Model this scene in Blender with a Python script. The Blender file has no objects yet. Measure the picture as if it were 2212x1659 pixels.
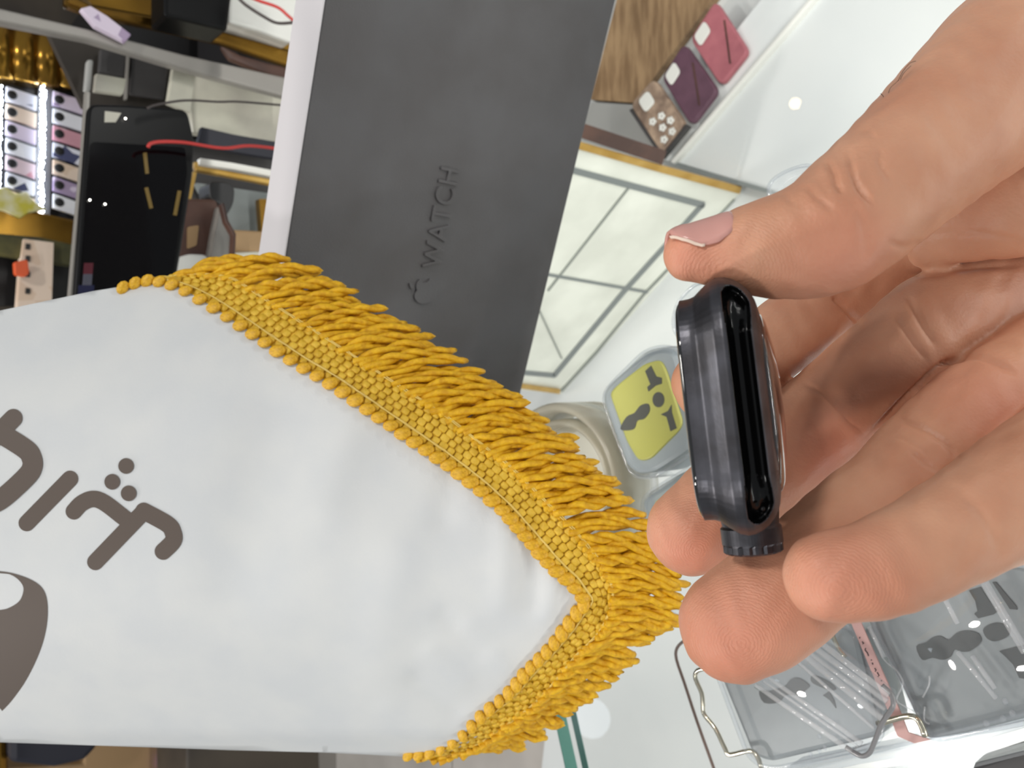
import bpy, bmesh, math, random
import numpy as np
from mathutils import Vector, Matrix
from mathutils.geometry import delaunay_2d_cdt

random.seed(7); np.random.seed(7)
SC = bpy.context.scene
COL = SC.collection

# ------------------------------------------------------------------ camera
F = 1700.0                      # focal length in pixels of the 2212 x 1659 frame
PIT = math.radians(42.0)        # the phone looks 42 degrees down, held upright (picture is on its side)
CH = 0.30                       # lens height above the glass counter top (z = 0)
S_, C_ = math.sin(PIT), math.cos(PIT)
cam_d = bpy.data.cameras.new('camera'); cam = bpy.data.objects.new('camera', cam_d); COL.objects.link(cam)
cam_d.sensor_fit = 'HORIZONTAL'; cam_d.sensor_width = 36.0; cam_d.lens = F / 2212.0 * 36.0
cam_d.clip_start = 0.005; cam_d.clip_end = 50
cam_d.dof.use_dof = True; cam_d.dof.focus_distance = 0.165; cam_d.dof.aperture_fstop = 36.0
cam.matrix_world = Matrix(((0, 1, 0, 0), (-S_, 0, -C_, 0), (-C_, 0, S_, CH), (0, 0, 0, 1)))
SC.camera = cam

# ------------------------------------------------------------------ light
SC.view_settings.view_transform = 'Standard'; SC.view_settings.look = 'None'
SC.view_settings.gamma = 1.0; SC.view_settings.use_curve_mapping = False
SC.view_settings.exposure = 0.0
wd = bpy.data.worlds.new('room_light'); SC.world = wd; wd.use_nodes = True
wd.node_tree.nodes['Background'].inputs[0].default_value = (0.93, 0.97, 1.0, 1)
wd.node_tree.nodes['Background'].inputs[1].default_value = 0.34

def area(name, loc, size, power, color, target=(0, .2, 0)):
    l = bpy.data.lights.new(name, 'AREA'); l.shape = 'DISK'; l.size = size; l.energy = power; l.color = color
    o = bpy.data.objects.new(name, l); COL.objects.link(o); o.location = loc
    o.rotation_euler = (Vector(target) - Vector(loc)).to_track_quat('-Z', 'Y').to_euler()
    return o
area('ceiling_lamp_key', (-0.85, -0.35, 1.65), 0.16, 6.4, (1.0, 0.98, 0.95))
area('ceiling_lamp_right', (0.75, -0.25, 1.65), 0.20, 10.5, (1.0, 0.96, 0.91))
area('fill_light_aisle', (0.03, 1.15, 1.75), 0.22, 9.0, (1.0, 0.97, 0.92), (.1, .8, 0))  # added fill lamp, brightens the displays behind
area('ceiling_lamp_warm', (0.78, 1.10, 1.75), 0.03, 0.07, (1.0, 0.74, 0.42))
area('ceiling_lamp_back', (-1.17, 1.86, 1.75), 0.13, 0.22, (0.80, 0.90, 1.0))
area('fill_light_left', (-1.35, 1.10, 1.75), 0.22, 19.0, (1.0, 0.95, 0.9), (-.6, 1.2, -.9))  # added fill lamp to lift the floor beyond the pennant

# ------------------------------------------------------------------ geometry helpers
CAMP = np.array([0, 0, CH])
def ray(x, y):
    xc = (829.5 - y) / F; yc = (x - 1106.0) / F
    return np.array([xc, C_ - yc * S_, -(S_ + yc * C_)])
def PD(x, y, d): return CAMP + ray(x, y) * d                      # point at axial depth d
def PZ(x, y, z): r = ray(x, y); return CAMP + r * ((z - CH) / r[2])
def PP(x, y, p, n): r = ray(x, y); return CAMP + r * (np.dot(np.asarray(p) - CAMP, n) / np.dot(r, n))
def unit(v): v = np.asarray(v, float); return v / np.linalg.norm(v)
def project(V):
    """pixels and depth of an (n,3) array of points"""
    d = V - CAMP
    depth = d[:, 1] * C_ - d[:, 2] * S_
    yc = (-d[:, 1] * S_ - d[:, 2] * C_) / depth; xc = d[:, 0] / depth
    return yc * F + 1106.0, 829.5 - xc * F, depth

HZ = lambda z: (np.array([0, 0, z]), np.array([0, 0, 1.0]))        # horizontal plane
VY = lambda y: (np.array([0, y, 0]), np.array([0, -1.0, 0]))       # upright plane facing the lens

class MB:
    def __init__(s): s.v = []; s.f = []; s.m = []
    def add(s, v, f, mi=0):
        o = len(s.v); s.v += [tuple(map(float, p)) for p in v]
        s.f += [tuple(i + o for i in q) for q in f]; s.m += [mi] * len(f); return s
    def prism(s, pts, n, t, mi=0):
        pts = [np.asarray(p) for p in pts]; n = np.asarray(n); k = len(pts)
        a = np.zeros(3)
        for i in range(k): a += np.cross(pts[i], pts[(i + 1) % k])
        if np.dot(a, n) < 0: pts = pts[::-1]
        v = pts + [p - n * t for p in pts]
        f = [tuple(range(k)), tuple(range(2 * k - 1, k - 1, -1))]
        f += [(i, i + k, (i + 1) % k + k, (i + 1) % k) for i in range(k)]
        return s.add(v, f, mi)
    def px(s, poly, plane, t, lift=0.0, mi=0):
        p, n = plane; p = p + n * lift
        return s.prism([PP(x, y, p, n) for x, y in poly], n, t, mi)
    def tube(s, path, r, seg=8, mi=0, cap=True, closed=False):
        path = [np.asarray(p, float) for p in path]; n = len(path)
        rr = r if hasattr(r, '__len__') else [r] * n
        v = []; prev = None
        for i, p in enumerate(path):
            if closed: t = unit(path[(i + 1) % n] - path[i - 1])
            else: t = unit(path[min(i + 1, n - 1)] - path[max(i - 1, 0)])
            if prev is None:
                a = np.array([0, 0, 1.0]) if abs(t[2]) < .9 else np.array([1.0, 0, 0])
                prev = unit(np.cross(t, a))
            nn = unit(prev - t * np.dot(prev, t)); prev = nn; b = np.cross(t, nn)
            for k in range(seg):
                an = 2 * math.pi * k / seg
                v.append(p + rr[i] * (math.cos(an) * nn + math.sin(an) * b))
        f = []
        for i in range(n if closed else n - 1):
            j = (i + 1) % n
            for k in range(seg):
                k2 = (k + 1) % seg
                f.append((i * seg + k, i * seg + k2, j * seg + k2, j * seg + k))
        if cap and not closed:
            f.append(tuple(range(seg - 1, -1, -1))); f.append(tuple((n - 1) * seg + k for k in range(seg)))
        return s.add(v, f, mi)
    def box(s, lo, hi, mi=0):
        x0, y0, z0 = lo; x1, y1, z1 = hi
        v = [(x0, y0, z0), (x1, y0, z0), (x1, y1, z0), (x0, y1, z0), (x0, y0, z1), (x1, y0, z1), (x1, y1, z1), (x0, y1, z1)]
        return s.add(v, [(3, 2, 1, 0), (4, 5, 6, 7), (0, 1, 5, 4), (1, 2, 6, 5), (2, 3, 7, 6), (3, 0, 4, 7)], mi)
    def sphere(s, c, rx, ax=None, seg=10, rings=6, mi=0, pw=1.0):
        c = np.asarray(c, float); rx = (rx, rx, rx) if not hasattr(rx, '__len__') else rx
        ax = np.eye(3) if ax is None else np.array(ax)
        v = [c + ax[2] * rx[2]]
        for i in range(1, rings):
            th = math.pi * i / rings
            for k in range(seg):
                a = 2 * math.pi * (k + .5) / seg; g_ = lambda q: math.copysign(abs(q) ** pw, q)
                v.append(c + ax[0] * rx[0] * g_(math.sin(th)) * g_(math.cos(a)) + ax[1] * rx[1] * g_(math.sin(th)) * g_(math.sin(a)) + ax[2] * rx[2] * math.cos(th))
        v.append(c - ax[2] * rx[2]); f = []
        for k in range(seg): f.append((0, 1 + k, 1 + (k + 1) % seg))
        for i in range(rings - 2):
            for k in range(seg):
                a = 1 + i * seg + k; b = 1 + i * seg + (k + 1) % seg
                f.append((a, a + seg, b + seg, b))
        l = len(v) - 1
        for k in range(seg): f.append((l, l - seg + (k + 1) % seg, l - seg + k))
        return s.add(v, f, mi)
    def mesh(s, name, mats, smooth=False):
        me = bpy.data.meshes.new(name); me.from_pydata(s.v, [], s.f)
        for m in (mats if isinstance(mats, (list, tuple)) else [mats]): me.materials.append(m)
        me.polygons.foreach_set('material_index', s.m)
        if smooth: me.polygons.foreach_set('use_smooth', [True] * len(s.f))
        me.update(); return me
    def build(s, name, mats, parent=None, smooth=False, bevel=0, seg=2, auto=False):
        o = bpy.data.objects.new(name, s.mesh(name, mats, smooth)); COL.objects.link(o)
        attach(o, parent)
        if bevel:
            b = o.modifiers.new('bevel', 'BEVEL'); b.width = bevel; b.segments = seg; b.limit_method = 'ANGLE'; b.angle_limit = math.radians(35)
        return o

WL = {}
def attach(o, parent, M=None):
    if parent is not None:
        o.parent = parent
        off = WL.get(parent.name, Vector((0, 0, 0)))
        o.matrix_basis = Matrix.Translation(-off) @ (M or Matrix())
    elif M: o.matrix_basis = M
def tag(o, label, cat, group=None, kind=None):
    o['label'] = label; o['category'] = cat
    if group: o['group'] = group
    if kind: o['kind'] = kind
    return o
def thing(name, label, cat, loc, group=None):
    o = bpy.data.objects.new(name, None); COL.objects.link(o); o.empty_display_size = .01
    o.location = Vector([float(q) for q in loc]); WL[o.name] = Vector([float(q) for q in loc])
    return tag(o, label, cat, group)
def struct(o): o['kind'] = 'structure'; return o

def smooth_path(pts, n=6, closed=False):
    """Catmull-Rom through the points (any dimension)"""
    P = [np.asarray(p, float) for p in pts]; k = len(P); out = []
    for i in range(k if closed else k - 1):
        if closed: a, b, c, d = P[i - 1], P[i], P[(i + 1) % k], P[(i + 2) % k]
        else: a, b, c, d = P[max(i - 1, 0)], P[i], P[i + 1], P[min(i + 2, k - 1)]
        for j in range(n):
            t = j / n
            out.append(.5 * (2 * b + (c - a) * t + (2 * a - 5 * b + 4 * c - d) * t * t + (3 * b - a - 3 * c + d) * t ** 3))
    if not closed: out.append(P[-1])
    return out
def rounded(poly, r, n=4):
    """round the corners of a pixel polygon"""
    out = []; k = len(poly)
    for i in range(k):
        p = np.array(poly[i], float); a = np.array(poly[i - 1], float); b = np.array(poly[(i + 1) % k], float)
        da, db = np.linalg.norm(a - p), np.linalg.norm(b - p)
        q0 = p + (a - p) / da * min(r, da * .48); q1 = p + (b - p) / db * min(r, db * .48)
        for j in range(n + 1):
            t = j / n; out.append(tuple((1 - t) ** 2 * q0 + 2 * t * (1 - t) * p + t * t * q1))
    return out
def strip(pts, w):
    """pixel outline of a polyline of width w"""
    P = [np.array(p, float) for p in pts]; L = []; R = []
    for i in range(len(P)):
        t = unit(P[min(i + 1, len(P) - 1)] - P[max(i - 1, 0)]); n = np.array([-t[1], t[0]])
        L.append(tuple(P[i] + n * w / 2)); R.append(tuple(P[i] - n * w / 2))
    return L + R[::-1]
def zp(pts, ox, oy, sc): return [(ox + x / sc, oy + y / sc) for x, y in pts]

# ------------------------------------------------------------------ materials
def srgb(r, g, b):
    f = lambda c: (c / 255) / 12.92 if c / 255 <= .04045 else ((c / 255 + .055) / 1.055) ** 2.4
    return (f(r), f(g), f(b), 1.0)
def mat(name, col, rough=.5, metal=0, col2=None, scale=40, bump=0, bscale=400, spec=.5, coat=0, sss=0, emit=None, estr=0, detail=3, stretch=None, trans=0):
    m = bpy.data.materials.new(name); m.use_nodes = True; nt = m.node_tree; b = nt.nodes['Principled BSDF']
    b.inputs['Base Color'].default_value = col; b.inputs['Roughness'].default_value = rough; b.inputs['Metallic'].default_value = metal
    b.inputs['Specular IOR Level'].default_value = spec; b.inputs['Coat Weight'].default_value = coat
    if trans: b.inputs['Transmission Weight'].default_value = trans
    if sss:
        b.inputs['Subsurface Weight'].default_value = sss; b.inputs['Subsurface Radius'].default_value = (1, .4, .25); b.inputs['Subsurface Scale'].default_value = .003
    if emit: b.inputs['Emission Color'].default_value = emit; b.inputs['Emission Strength'].default_value = estr
    tc = nt.nodes.new('ShaderNodeTexCoord'); src = tc.outputs['Object']
    if stretch:
        mp = nt.nodes.new('ShaderNodeMapping'); mp.inputs['Scale'].default_value = stretch; nt.links.new(src, mp.inputs[0]); src = mp.outputs[0]
    if col2:
        no = nt.nodes.new('ShaderNodeTexNoise'); no.inputs['Scale'].default_value = scale; no.inputs['Detail'].default_value = detail
        rp = nt.nodes.new('ShaderNodeValToRGB'); rp.color_ramp.elements[0].position = .35; rp.color_ramp.elements[1].position = .65
        rp.color_ramp.elements[0].color = col; rp.color_ramp.elements[1].color = col2
        nt.links.new(src, no.inputs['Vector']); nt.links.new(no.outputs[0], rp.inputs[0]); nt.links.new(rp.outputs[0], b.inputs['Base Color'])
    if bump:
        n2 = nt.nodes.new('ShaderNodeTexNoise'); n2.inputs['Scale'].default_value = bscale; n2.inputs['Detail'].default_value = 4
        bp = nt.nodes.new('ShaderNodeBump'); bp.inputs['Strength'].default_value = bump; bp.inputs['Distance'].default_value = .0004
        nt.links.new(src, n2.inputs['Vector']); nt.links.new(n2.outputs[0], bp.inputs['Height']); nt.links.new(bp.outputs[0], b.inputs['Normal'])
    return m
def clear(name, tint=(1, 1, 1, 1), rough=.02, ior=1.45, frost=0.0, fcol=(1, 1, 1, 1)):
    """clear glass or plastic: lets light straight through, mirrors by Fresnel, with an optional milky share"""
    m = bpy.data.materials.new(name); m.use_nodes = True; nt = m.node_tree; nt.nodes.clear()
    out = nt.nodes.new('ShaderNodeOutputMaterial'); tr = nt.nodes.new('ShaderNodeBsdfTransparent'); tr.inputs[0].default_value = tint
    gl = nt.nodes.new('ShaderNodeBsdfGlossy'); gl.inputs['Roughness'].default_value = rough
    fr = nt.nodes.new('ShaderNodeFresnel'); fr.inputs[0].default_value = ior
    mx = nt.nodes.new('ShaderNodeMixShader'); nt.links.new(gl.outputs[0], mx.inputs[2])
    ge = nt.nodes.new('ShaderNodeNewGeometry'); ml = nt.nodes.new('ShaderNodeMath'); ml.operation = 'MULTIPLY_ADD'; ml.inputs[1].default_value = -1; ml.inputs[2].default_value = 1
    nt.links.new(ge.outputs['Backfacing'], ml.inputs[0]); m3 = nt.nodes.new('ShaderNodeMath'); m3.operation = 'MULTIPLY'
    nt.links.new(ml.outputs[0], m3.inputs[0]); nt.links.new(fr.outputs[0], m3.inputs[1]); nt.links.new(m3.outputs[0], mx.inputs[0])   # outer skin mirrors once; leaving the sheet does not
    if frost:
        df = nt.nodes.new('ShaderNodeBsdfDiffuse'); df.inputs[0].default_value = fcol
        m2 = nt.nodes.new('ShaderNodeMixShader'); m2.inputs[0].default_value = frost
        nt.links.new(tr.outputs[0], m2.inputs[1]); nt.links.new(df.outputs[0], m2.inputs[2]); nt.links.new(m2.outputs[0], mx.inputs[1])
    else: nt.links.new(tr.outputs[0], mx.inputs[1])
    nt.links.new(mx.outputs[0], out.inputs[0]); return m

M = {}
M['glass'] = clear('counter_glass', (.985, .99, .985, 1), .01, 1.42)
M['glass_edge'] = mat('green_glass_edge', srgb(70, 115, 105), .15, spec=.6)
M['clear'] = clear('clear_plastic', (.95, .96, .97, 1), .04, 1.5, .05)
M['rib'] = clear('clear_plastic_rib', (.96, .97, .98, 1), .08, 1.7, .22)
M['clear2'] = clear('clear_plastic_thick', (.9, .92, .94, 1), .05, 1.6, .12)
M['floor'] = mat('floor_tile', srgb(226, 220, 213), .25, col2=srgb(196, 191, 184), scale=3)
M['grout'] = mat('grout', srgb(150, 145, 138), .8)
M['white'] = mat('white_acrylic', srgb(228, 231, 230), .3, col2=srgb(218, 222, 222), scale=9)
M['whitegrey'] = mat('pale_grey_acrylic', srgb(214, 217, 216), .18, col2=srgb(206, 210, 210), scale=6)
M['marble'] = mat('marble', srgb(240, 242, 230), .25, col2=srgb(222, 224, 212), scale=14, detail=6)
M['marble2'] = mat('marble_cream', srgb(205, 203, 186), .35, col2=srgb(176, 172, 160), scale=16, detail=6)
M['inlay'] = mat('grey_inlay', srgb(124, 130, 129), .3)
M['joint'] = mat('tile_joint', srgb(140, 145, 138), .5)
M['gold'] = mat('gold_trim', srgb(206, 168, 92), .35, .5, col2=srgb(180, 140, 60), scale=30)
M['brass'] = mat('brass', srgb(170, 128, 50), .22, .9, col2=srgb(120, 88, 35), scale=12)
M['wood'] = mat('oak', srgb(172, 142, 106), .5, col2=srgb(134, 106, 76), scale=20, stretch=(1, 6, 1), detail=6)
M['greypanel'] = mat('grey_panel', srgb(168, 168, 165), .4)
M['dark'] = mat('dark_plastic', srgb(28, 27, 28), .4)
M['black'] = mat('black_plastic', srgb(9, 9, 10), .35, spec=.25)
M['screen'] = mat('black_screen', srgb(6, 5, 7), .08, spec=.25)
M['darkgrey'] = mat('dark_grey', srgb(62, 60, 60), .5)
M['grey'] = mat('grey_metal', srgb(150, 146, 140), .35, .2)
M['redwire'] = mat('red_wire', srgb(205, 62, 58), .4)
M['darkwire'] = mat('dark_wire', srgb(70, 62, 60), .4)
M['pink'] = mat('pink_leather', srgb(176, 104, 112), .5, col2=srgb(164, 94, 103), scale=60, bump=.2)
M['plum'] = mat('plum_leather', srgb(98, 66, 82), .5, col2=srgb(88, 58, 73), scale=60, bump=.2)
M['tan'] = mat('tan_print', srgb(176, 152, 130), .5, col2=srgb(120, 100, 86), scale=60, detail=5)
M['casewhite'] = mat('pale_plastic', srgb(226, 226, 220), .35)
M['brownleather'] = mat('brown_leather', srgb(92, 62, 50), .45, col2=srgb(70, 46, 38), scale=30)
M['tanblock'] = mat('tan_block', srgb(160, 130, 92), .6)
M['navy'] = mat('navy', srgb(25, 26, 38), .5)
M['led'] = mat('led', (1, 1, 1, 1), .5, emit=(.75, .85, 1, 1), estr=34)
M['led_purple'] = mat('led_purple', (.3, .2, .9, 1), .5, emit=(.25, .15, 1, 1), estr=3)
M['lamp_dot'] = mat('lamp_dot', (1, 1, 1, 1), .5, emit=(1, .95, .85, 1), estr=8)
M['backwall'] = mat('back_wall', srgb(70, 62, 52), .6, col2=srgb(34, 30, 28), scale=5)
M['olive'] = mat('olive_cloth', srgb(96, 92, 48), .6, col2=srgb(48, 48, 28), scale=25)
M['yellowpack'] = mat('yellow_pack', srgb(206, 196, 70), .35, col2=srgb(230, 226, 190), scale=60)
M['orange'] = mat('orange_plastic', srgb(226, 92, 44), .4)

# ------------------------------------------------------------------ the setting
FLOOR_Z = -0.95
o = struct(MB().box((-2.6, -1.2, FLOOR_Z - .06), (2.6, 2.6, FLOOR_Z - .006)).build('floor', M['grout']))
k = 0
tile_me = None
for i in range(-4, 4):
    for j in range(-1, 4):
        if tile_me is None:
            mb = MB().box((-.297, -.297, -.006), (.297, .297, 0)); tile_me = mb.mesh('tile', M['floor'])
        t = bpy.data.objects.new('tile', tile_me); COL.objects.link(t)
        attach(t, o, Matrix.Translation((.28 + i * .6, .12 + j * .6, FLOOR_Z)))
struct(MB().box((-2.6, 2.55, FLOOR_Z), (2.6, 2.65, 1.8)).build('wall_back', M['backwall']))

# glass counter: clear top with a green far edge, pale lower shelf seen through it
eA = PZ(1201, 1554, 0); eB = PZ(1224, 1659, 0); ed = unit(eA - eB)
gl = [eB - ed * .55, eA + ed * .62]
g = thing('glass_counter', 'clear glass shop counter with green far edge under the adapters', 'counter', (0, .1, FLOOR_Z))
pts = [gl[0], gl[1], np.array([gl[1][0], -.35, 0]), np.array([gl[0][0], -.35, 0])]
MB().prism(pts, (0, 0, 1), .008).build('glass_top', M['glass'], g)
nrm = np.array([-ed[1], ed[0], 0]); nrm = nrm if nrm[1] > 0 else -nrm
mb = MB(); mb.prism([gl[0] + nrm * .0004, gl[1] + nrm * .0004, gl[1] + nrm * .0012, gl[0] + nrm * .0012], (0, 0, 1), .008)
mb.prism([gl[0] - nrm * .012, gl[1] - nrm * .012, gl[1] - nrm * .0165, gl[0] - nrm * .0165], (0, 0, 1), .0003)
mb.build('glass_edge', M['glass_edge'], g)
SH = -0.55
gsh = [p + np.array([0, 0, SH]) for p in pts]
gsh[0] = gsh[0] + np.array([0, .02, 0]); gsh[1] = np.array([gl[1][0], 1.05, SH])
MB().prism([PZ(1160, 1750, SH), PZ(1190, 1480, SH), np.array([.05, .98, SH]), np.array([.9, .98, SH]), np.array([.9, -.3, SH]), np.array([-.75, -.3, SH])], (0, 0, 1), .012).build('lower_shelf', M['whitegrey'], g)
for x, y in ((-.62, -.28), (.85, -.28), (-.62, .12), (.85, .40)):
    MB().box((x - .012, y - .012, FLOOR_Z), (x + .012, y + .012, -.009)).build('post', M['grey'], g, bevel=.002)
# added, unseen light bar and fill lights under the glass, brightening the lower shelf
MB().box((-.5, -.315, -.03), (.7, -.295, -.012)).build('added_light_bar', M['casewhite'], g, bevel=.002)
for x_ in (-.3, .1, .5):
    l = bpy.data.lights.new('under_glass_fill', 'AREA'); l.shape = 'RECTANGLE'; l.size = .34; l.size_y = .012; l.energy = 4.2; l.color = (1, .99, .95)
    lo_ = bpy.data.objects.new('under_glass_fill', l); COL.objects.link(lo_); lo_.location = (x_, -.30, -.032); lo_.rotation_euler = (math.radians(44), 0, 0)

# marble panel under the glass: upright, with grey inlay and gold trim
mA = PZ(1600, 416, SH); mB = PZ(1215, 848, SH); md = unit(mB - mA); mn = np.array([-md[1], md[0], 0])
if mn[1] > 0: mn = -mn
VM = (mA, mn)
mp = thing('marble_panel', 'cream marble panel with grey inlay lines and gold edge seen through the glass', 'panel', mA)
MB().px([(1600, 416), (1213, 850), (1050, 836), (1110, 560), (1180, 300), (1256, 318)], VM, .012).build('slab', M['marble'], mp)
for nm, pl, w, mt, lf in (
    ('gold_trim', [(1205, 297), (1258, 317), (1430, 366), (1600, 412)], 15, 'gold', .004),
    ('dark_trim', [(1215, 265), (1266, 286), (1435, 342)], 30, 'brownleather', .003),
    ('inlay', [(1180, 352), (1243, 370), (1522, 444)], 13, 'inlay', .0015),
    ('inlay', [(1521, 440), (1349, 630), (1197, 813)], 9, 'inlay', .0015),
    ('inlay', [(1199, 812), (1134, 806), (1060, 800)], 9, 'inlay', .0015),
    ('joint', [(1366, 397), (1184, 629)], 4, 'joint', .0012),
    ('joint', [(1588, 432), (1391, 637), (1290, 760), (1212, 846)], 5, 'joint', .0012),
    ('joint', [(1150, 588), (1189, 595), (1400, 632)], 5, 'inlay', .0018),
    ('joint', [(1165, 670), (1214, 775)], 3, 'joint', .0012),
    ('gold_trim', [(1060, 824), (1132, 836), (1210, 847)], 9, 'gold', .004)):
    MB().px(strip(pl, w), VM, .002, lf).build(nm, M[mt], mp)

# white tray with phone cases, oak board and grey block on the lower shelf
TZ = SH + .02
tr = thing('white_tray', 'white plastic display tray with raised rim beside the phone cases', 'tray', PZ(1700, 250, SH))
MB().px([(1452, 350), (1655, 413), (2300, 600), (2500, -420), (2050, -420), (1752, -20)], HZ(TZ), .019).build('tray_floor', M['whitegrey'], tr, bevel=.002)
MB().px([(1425, 344), (1443, 349), (1520, 262), (1747, 0), (1990, -280), (1930, -300), (1640, 0), (1490, 190)], HZ(TZ), .02, .004).build('ledge', M['white'], tr, bevel=.002)
MB().px(strip([(1450, 351), (1747, 4), (1985, -275)], 9), HZ(TZ), .02, .009).build('rim', M['casewhite'], tr, bevel=.0015)
MB().px(strip([(1459, 354), (1560, 384), (1653, 411), (1800, 455)], 9), HZ(TZ), .02, .004).build('front_edge', M['inlay'], tr)
ob = MB().px([(1539, 0), (1660, -160), (1380, -220), (1332, 0), (1276, 215), (1372, 222)], HZ(SH + .012), .011).build('oak_board', M['wood'])
tag(ob, 'oak wood grain board lying behind the phone cases', 'board')
ob = MB().px([(1277, 221), (1374, 227), (1432, 340), (1425, 346), (1250, 296)], HZ(SH + .012), .011).build('grey_block', M['greypanel'])
tag(ob, 'plain grey block between oak board and marble panel', 'block')

def phone_case(name, label, quad, z, body, extra, grp, win=(.03, .25, .1, .52)):
    t = thing(name, label, 'phone case', PZ(*quad[0], z), grp)
    MB().px(rounded(quad, 16), HZ(z), .009).build('back', M[body], t, bevel=.002)
    q = np.array(quad, float)
    f = lambda a, b: tuple(q[0] + (q[1] - q[0]) * a + (q[3] - q[0]) * b)
    MB().px(rounded([f(win[0], win[2]), f(win[0], win[3]), f(win[1], win[3]), f(win[1], win[2])], 9), HZ(z), .002, .0025).build('camera_window', M['casewhite'], t, bevel=.0008)
    if extra == 'flap':
        MB().px(strip([f(.36, .92), f(.62, .72), f(.92, .48)][::1], 3.5), HZ(z), .001, .0006).build('flap_slit', M['brownleather'], t)
    return t, f
TZ2 = TZ + .004
# quads: corner order top-left, then along the long side
t, f = phone_case('phone_case', 'dusty pink leather phone case, furthest up the row', [(1490, 84), (1556, 186), (1616, 110), (1545, 0)][::1], TZ2 + .010, 'pink', 'flap', 'phone cases laid in a row')
t, f = phone_case('phone_case', 'dark plum leather phone case between the pink and the patterned one', [(1428, 168), (1492, 272), (1550, 196), (1477, 92)], TZ2 + .017, 'plum', 'flap', 'phone cases laid in a row')
t, f = phone_case('phone_case', 'brown patterned phone case with pale flowers and grey edge', [(1360, 226), (1428, 334), (1480, 268), (1412, 168)], TZ2 + .022, 'tan', None, 'phone cases laid in a row', (.06, .3, .25, .66))
for (a, b) in ((.5, .3), (.55, .6), (.7, .45), (.72, .75), (.86, .3), (.87, .62)):
    mb = MB(); cx, cy = f(a, b)
    for q in range(5):
        an = q * 1.2566; mb.sphere(PZ(cx + 5 * math.cos(an), cy + 5 * math.sin(an), TZ2 + .0225), (.0026, .0026, .0006), seg=8, rings=4)
    mb.build('flower', M['casewhite'], t, True)
MB().px(strip([(1362, 236), (1430, 338), (1484, 270)], 7), HZ(TZ2 + .022), .008, .001).build('edge', M['darkgrey'], t)

# ------------------------------------------------------------------ dark grey watch box standing on the glass
M['boxgrey'] = mat('dark_grey_card', srgb(88, 87, 89), .6, col2=srgb(82, 80, 81), scale=30, bump=.35, bscale=1500, spec=.3)
M['boxwhite'] = mat('white_card', srgb(206, 203, 206), .6, bump=.15, bscale=900)
B0 = PZ(1119, 873, 0); B1 = PZ(1330, 0, 0); be = unit(B1 - B0); bn = np.array([be[1], -be[0], 0])
BH, BT = .1517, .0240
bx = thing('watch_box', 'dark grey box with white top edge and embossed lettering, standing behind the pennant', 'box', B0)
def boxpt(e, u, t=0.0): return B0 + be * e + np.array([0, 0, u]) - bn * t
E0, E1 = -.055, .285
mb = MB(); mb.prism([boxpt(E0, 0), boxpt(E1, 0), boxpt(E1, BH), boxpt(E0, BH)], bn, BT - .0006)
mb.build('box_body', M['boxgrey'], bx, bevel=.0008)
mb = MB(); mb.prism([boxpt(E0, BH, -.0002), boxpt(E1, BH, -.0002), boxpt(E1, BH, BT), boxpt(E0, BH, BT)], (0, 0, -1), .0006)
mb.prism([boxpt(E0, .0, BT - .0006), boxpt(E1, .0, BT - .0006), boxpt(E1, BH, BT - .0006), boxpt(E0, BH, BT - .0006)], bn, .0006)
mb.build('white_sleeve', M['boxwhite'], bx)
BPL = (B0, bn)
def boxuv(x, y):
    p = PP(x, y, B0, bn) - B0; return np.dot(p, be), p[2]
# lettering, raised from the face
wl = boxuv(949, 581); hr = boxuv(991, 368); htop = boxuv(948, 362)
cap = .0125
def letter_mesh(txt, size, extr):
    cu = bpy.data.curves.new('lettering', 'FONT'); cu.body = txt; cu.size = size; cu.extrude = extr; cu.bevel_depth = .00018; cu.bevel_resolution = 1; cu.space_character = 1.12
    ob = bpy.data.objects.new('lettering', cu); COL.objects.link(ob)
    dg = bpy.context.evaluated_depsgraph_get(); dg.update(); me = bpy.data.meshes.new_from_object(ob.evaluated_get(dg))
    bpy.data.objects.remove(ob); bpy.data.curves.remove(cu); return me
me = letter_mesh('WATCH', .02, .0005)
co = np.zeros(len(me.vertices) * 3); me.vertices.foreach_get('co', co); co = co.reshape(-1, 3)
x0, x1, y1 = co[:, 0].min(), co[:, 0].max(), co[:, 1].max()
tw = hr[0] - wl[0]
sx = tw / (x1 - x0); y0 = co[:, 1].min(); th = (htop[1] - hr[1]) * .96; sy = th / (y1 - y0)
slope = (hr[1] - wl[1]) / tw
W = np.array([boxpt(wl[0] + (q[0] - x0) * sx, wl[1] + slope * (q[0] - x0) * sx + (q[1] - y0) * sy, -.0004 - q[2]) for q in co])
me.vertices.foreach_set('co', W.ravel()); me.update(); me.materials.clear(); me.materials.append(M['boxgrey'])
lo = bpy.data.objects.new('embossed_lettering', me); COL.objects.link(lo); attach(lo, bx)
# fruit emblem left of the lettering: body with a bite, and a leaf
ac = boxuv(918, 628); aw = th * .62
prof = [(0, .80), (.18, .90), (.42, .93), (.66, .84), (.80, .66), (.66, .54), (.58, .36), (.62, .14), (.78, -.04), (.90, -.14), (.80, -.42), (.58, -.74), (.40, -.92), (.20, -.94), (0, -.86), (-.2, -.94), (-.42, -.90), (-.64, -.66), (-.84, -.28), (-.92, .12), (-.86, .50), (-.66, .80), (-.38, .93), (-.14, .87)]
mb = MB(); mb.prism([boxpt(ac[0] + x * aw, ac[1] + slope * x * aw + y * aw * .98, -.0011) for x, y in smooth_path(prof, 3, True)], bn, .0011)
leaf = [(0.02, 1.02), (.06, 1.24), (.2, 1.42), (.42, 1.52), (.42, 1.32), (.30, 1.12), (.14, 1.03)]
mb.prism([boxpt(ac[0] + x * aw, ac[1] + slope * x * aw + y * aw, -.0011) for x, y in smooth_path(leaf, 3, True)], bn, .0011)
mb.build('embossed_emblem', M['boxgrey'], bx, bevel=.0004)

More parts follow.
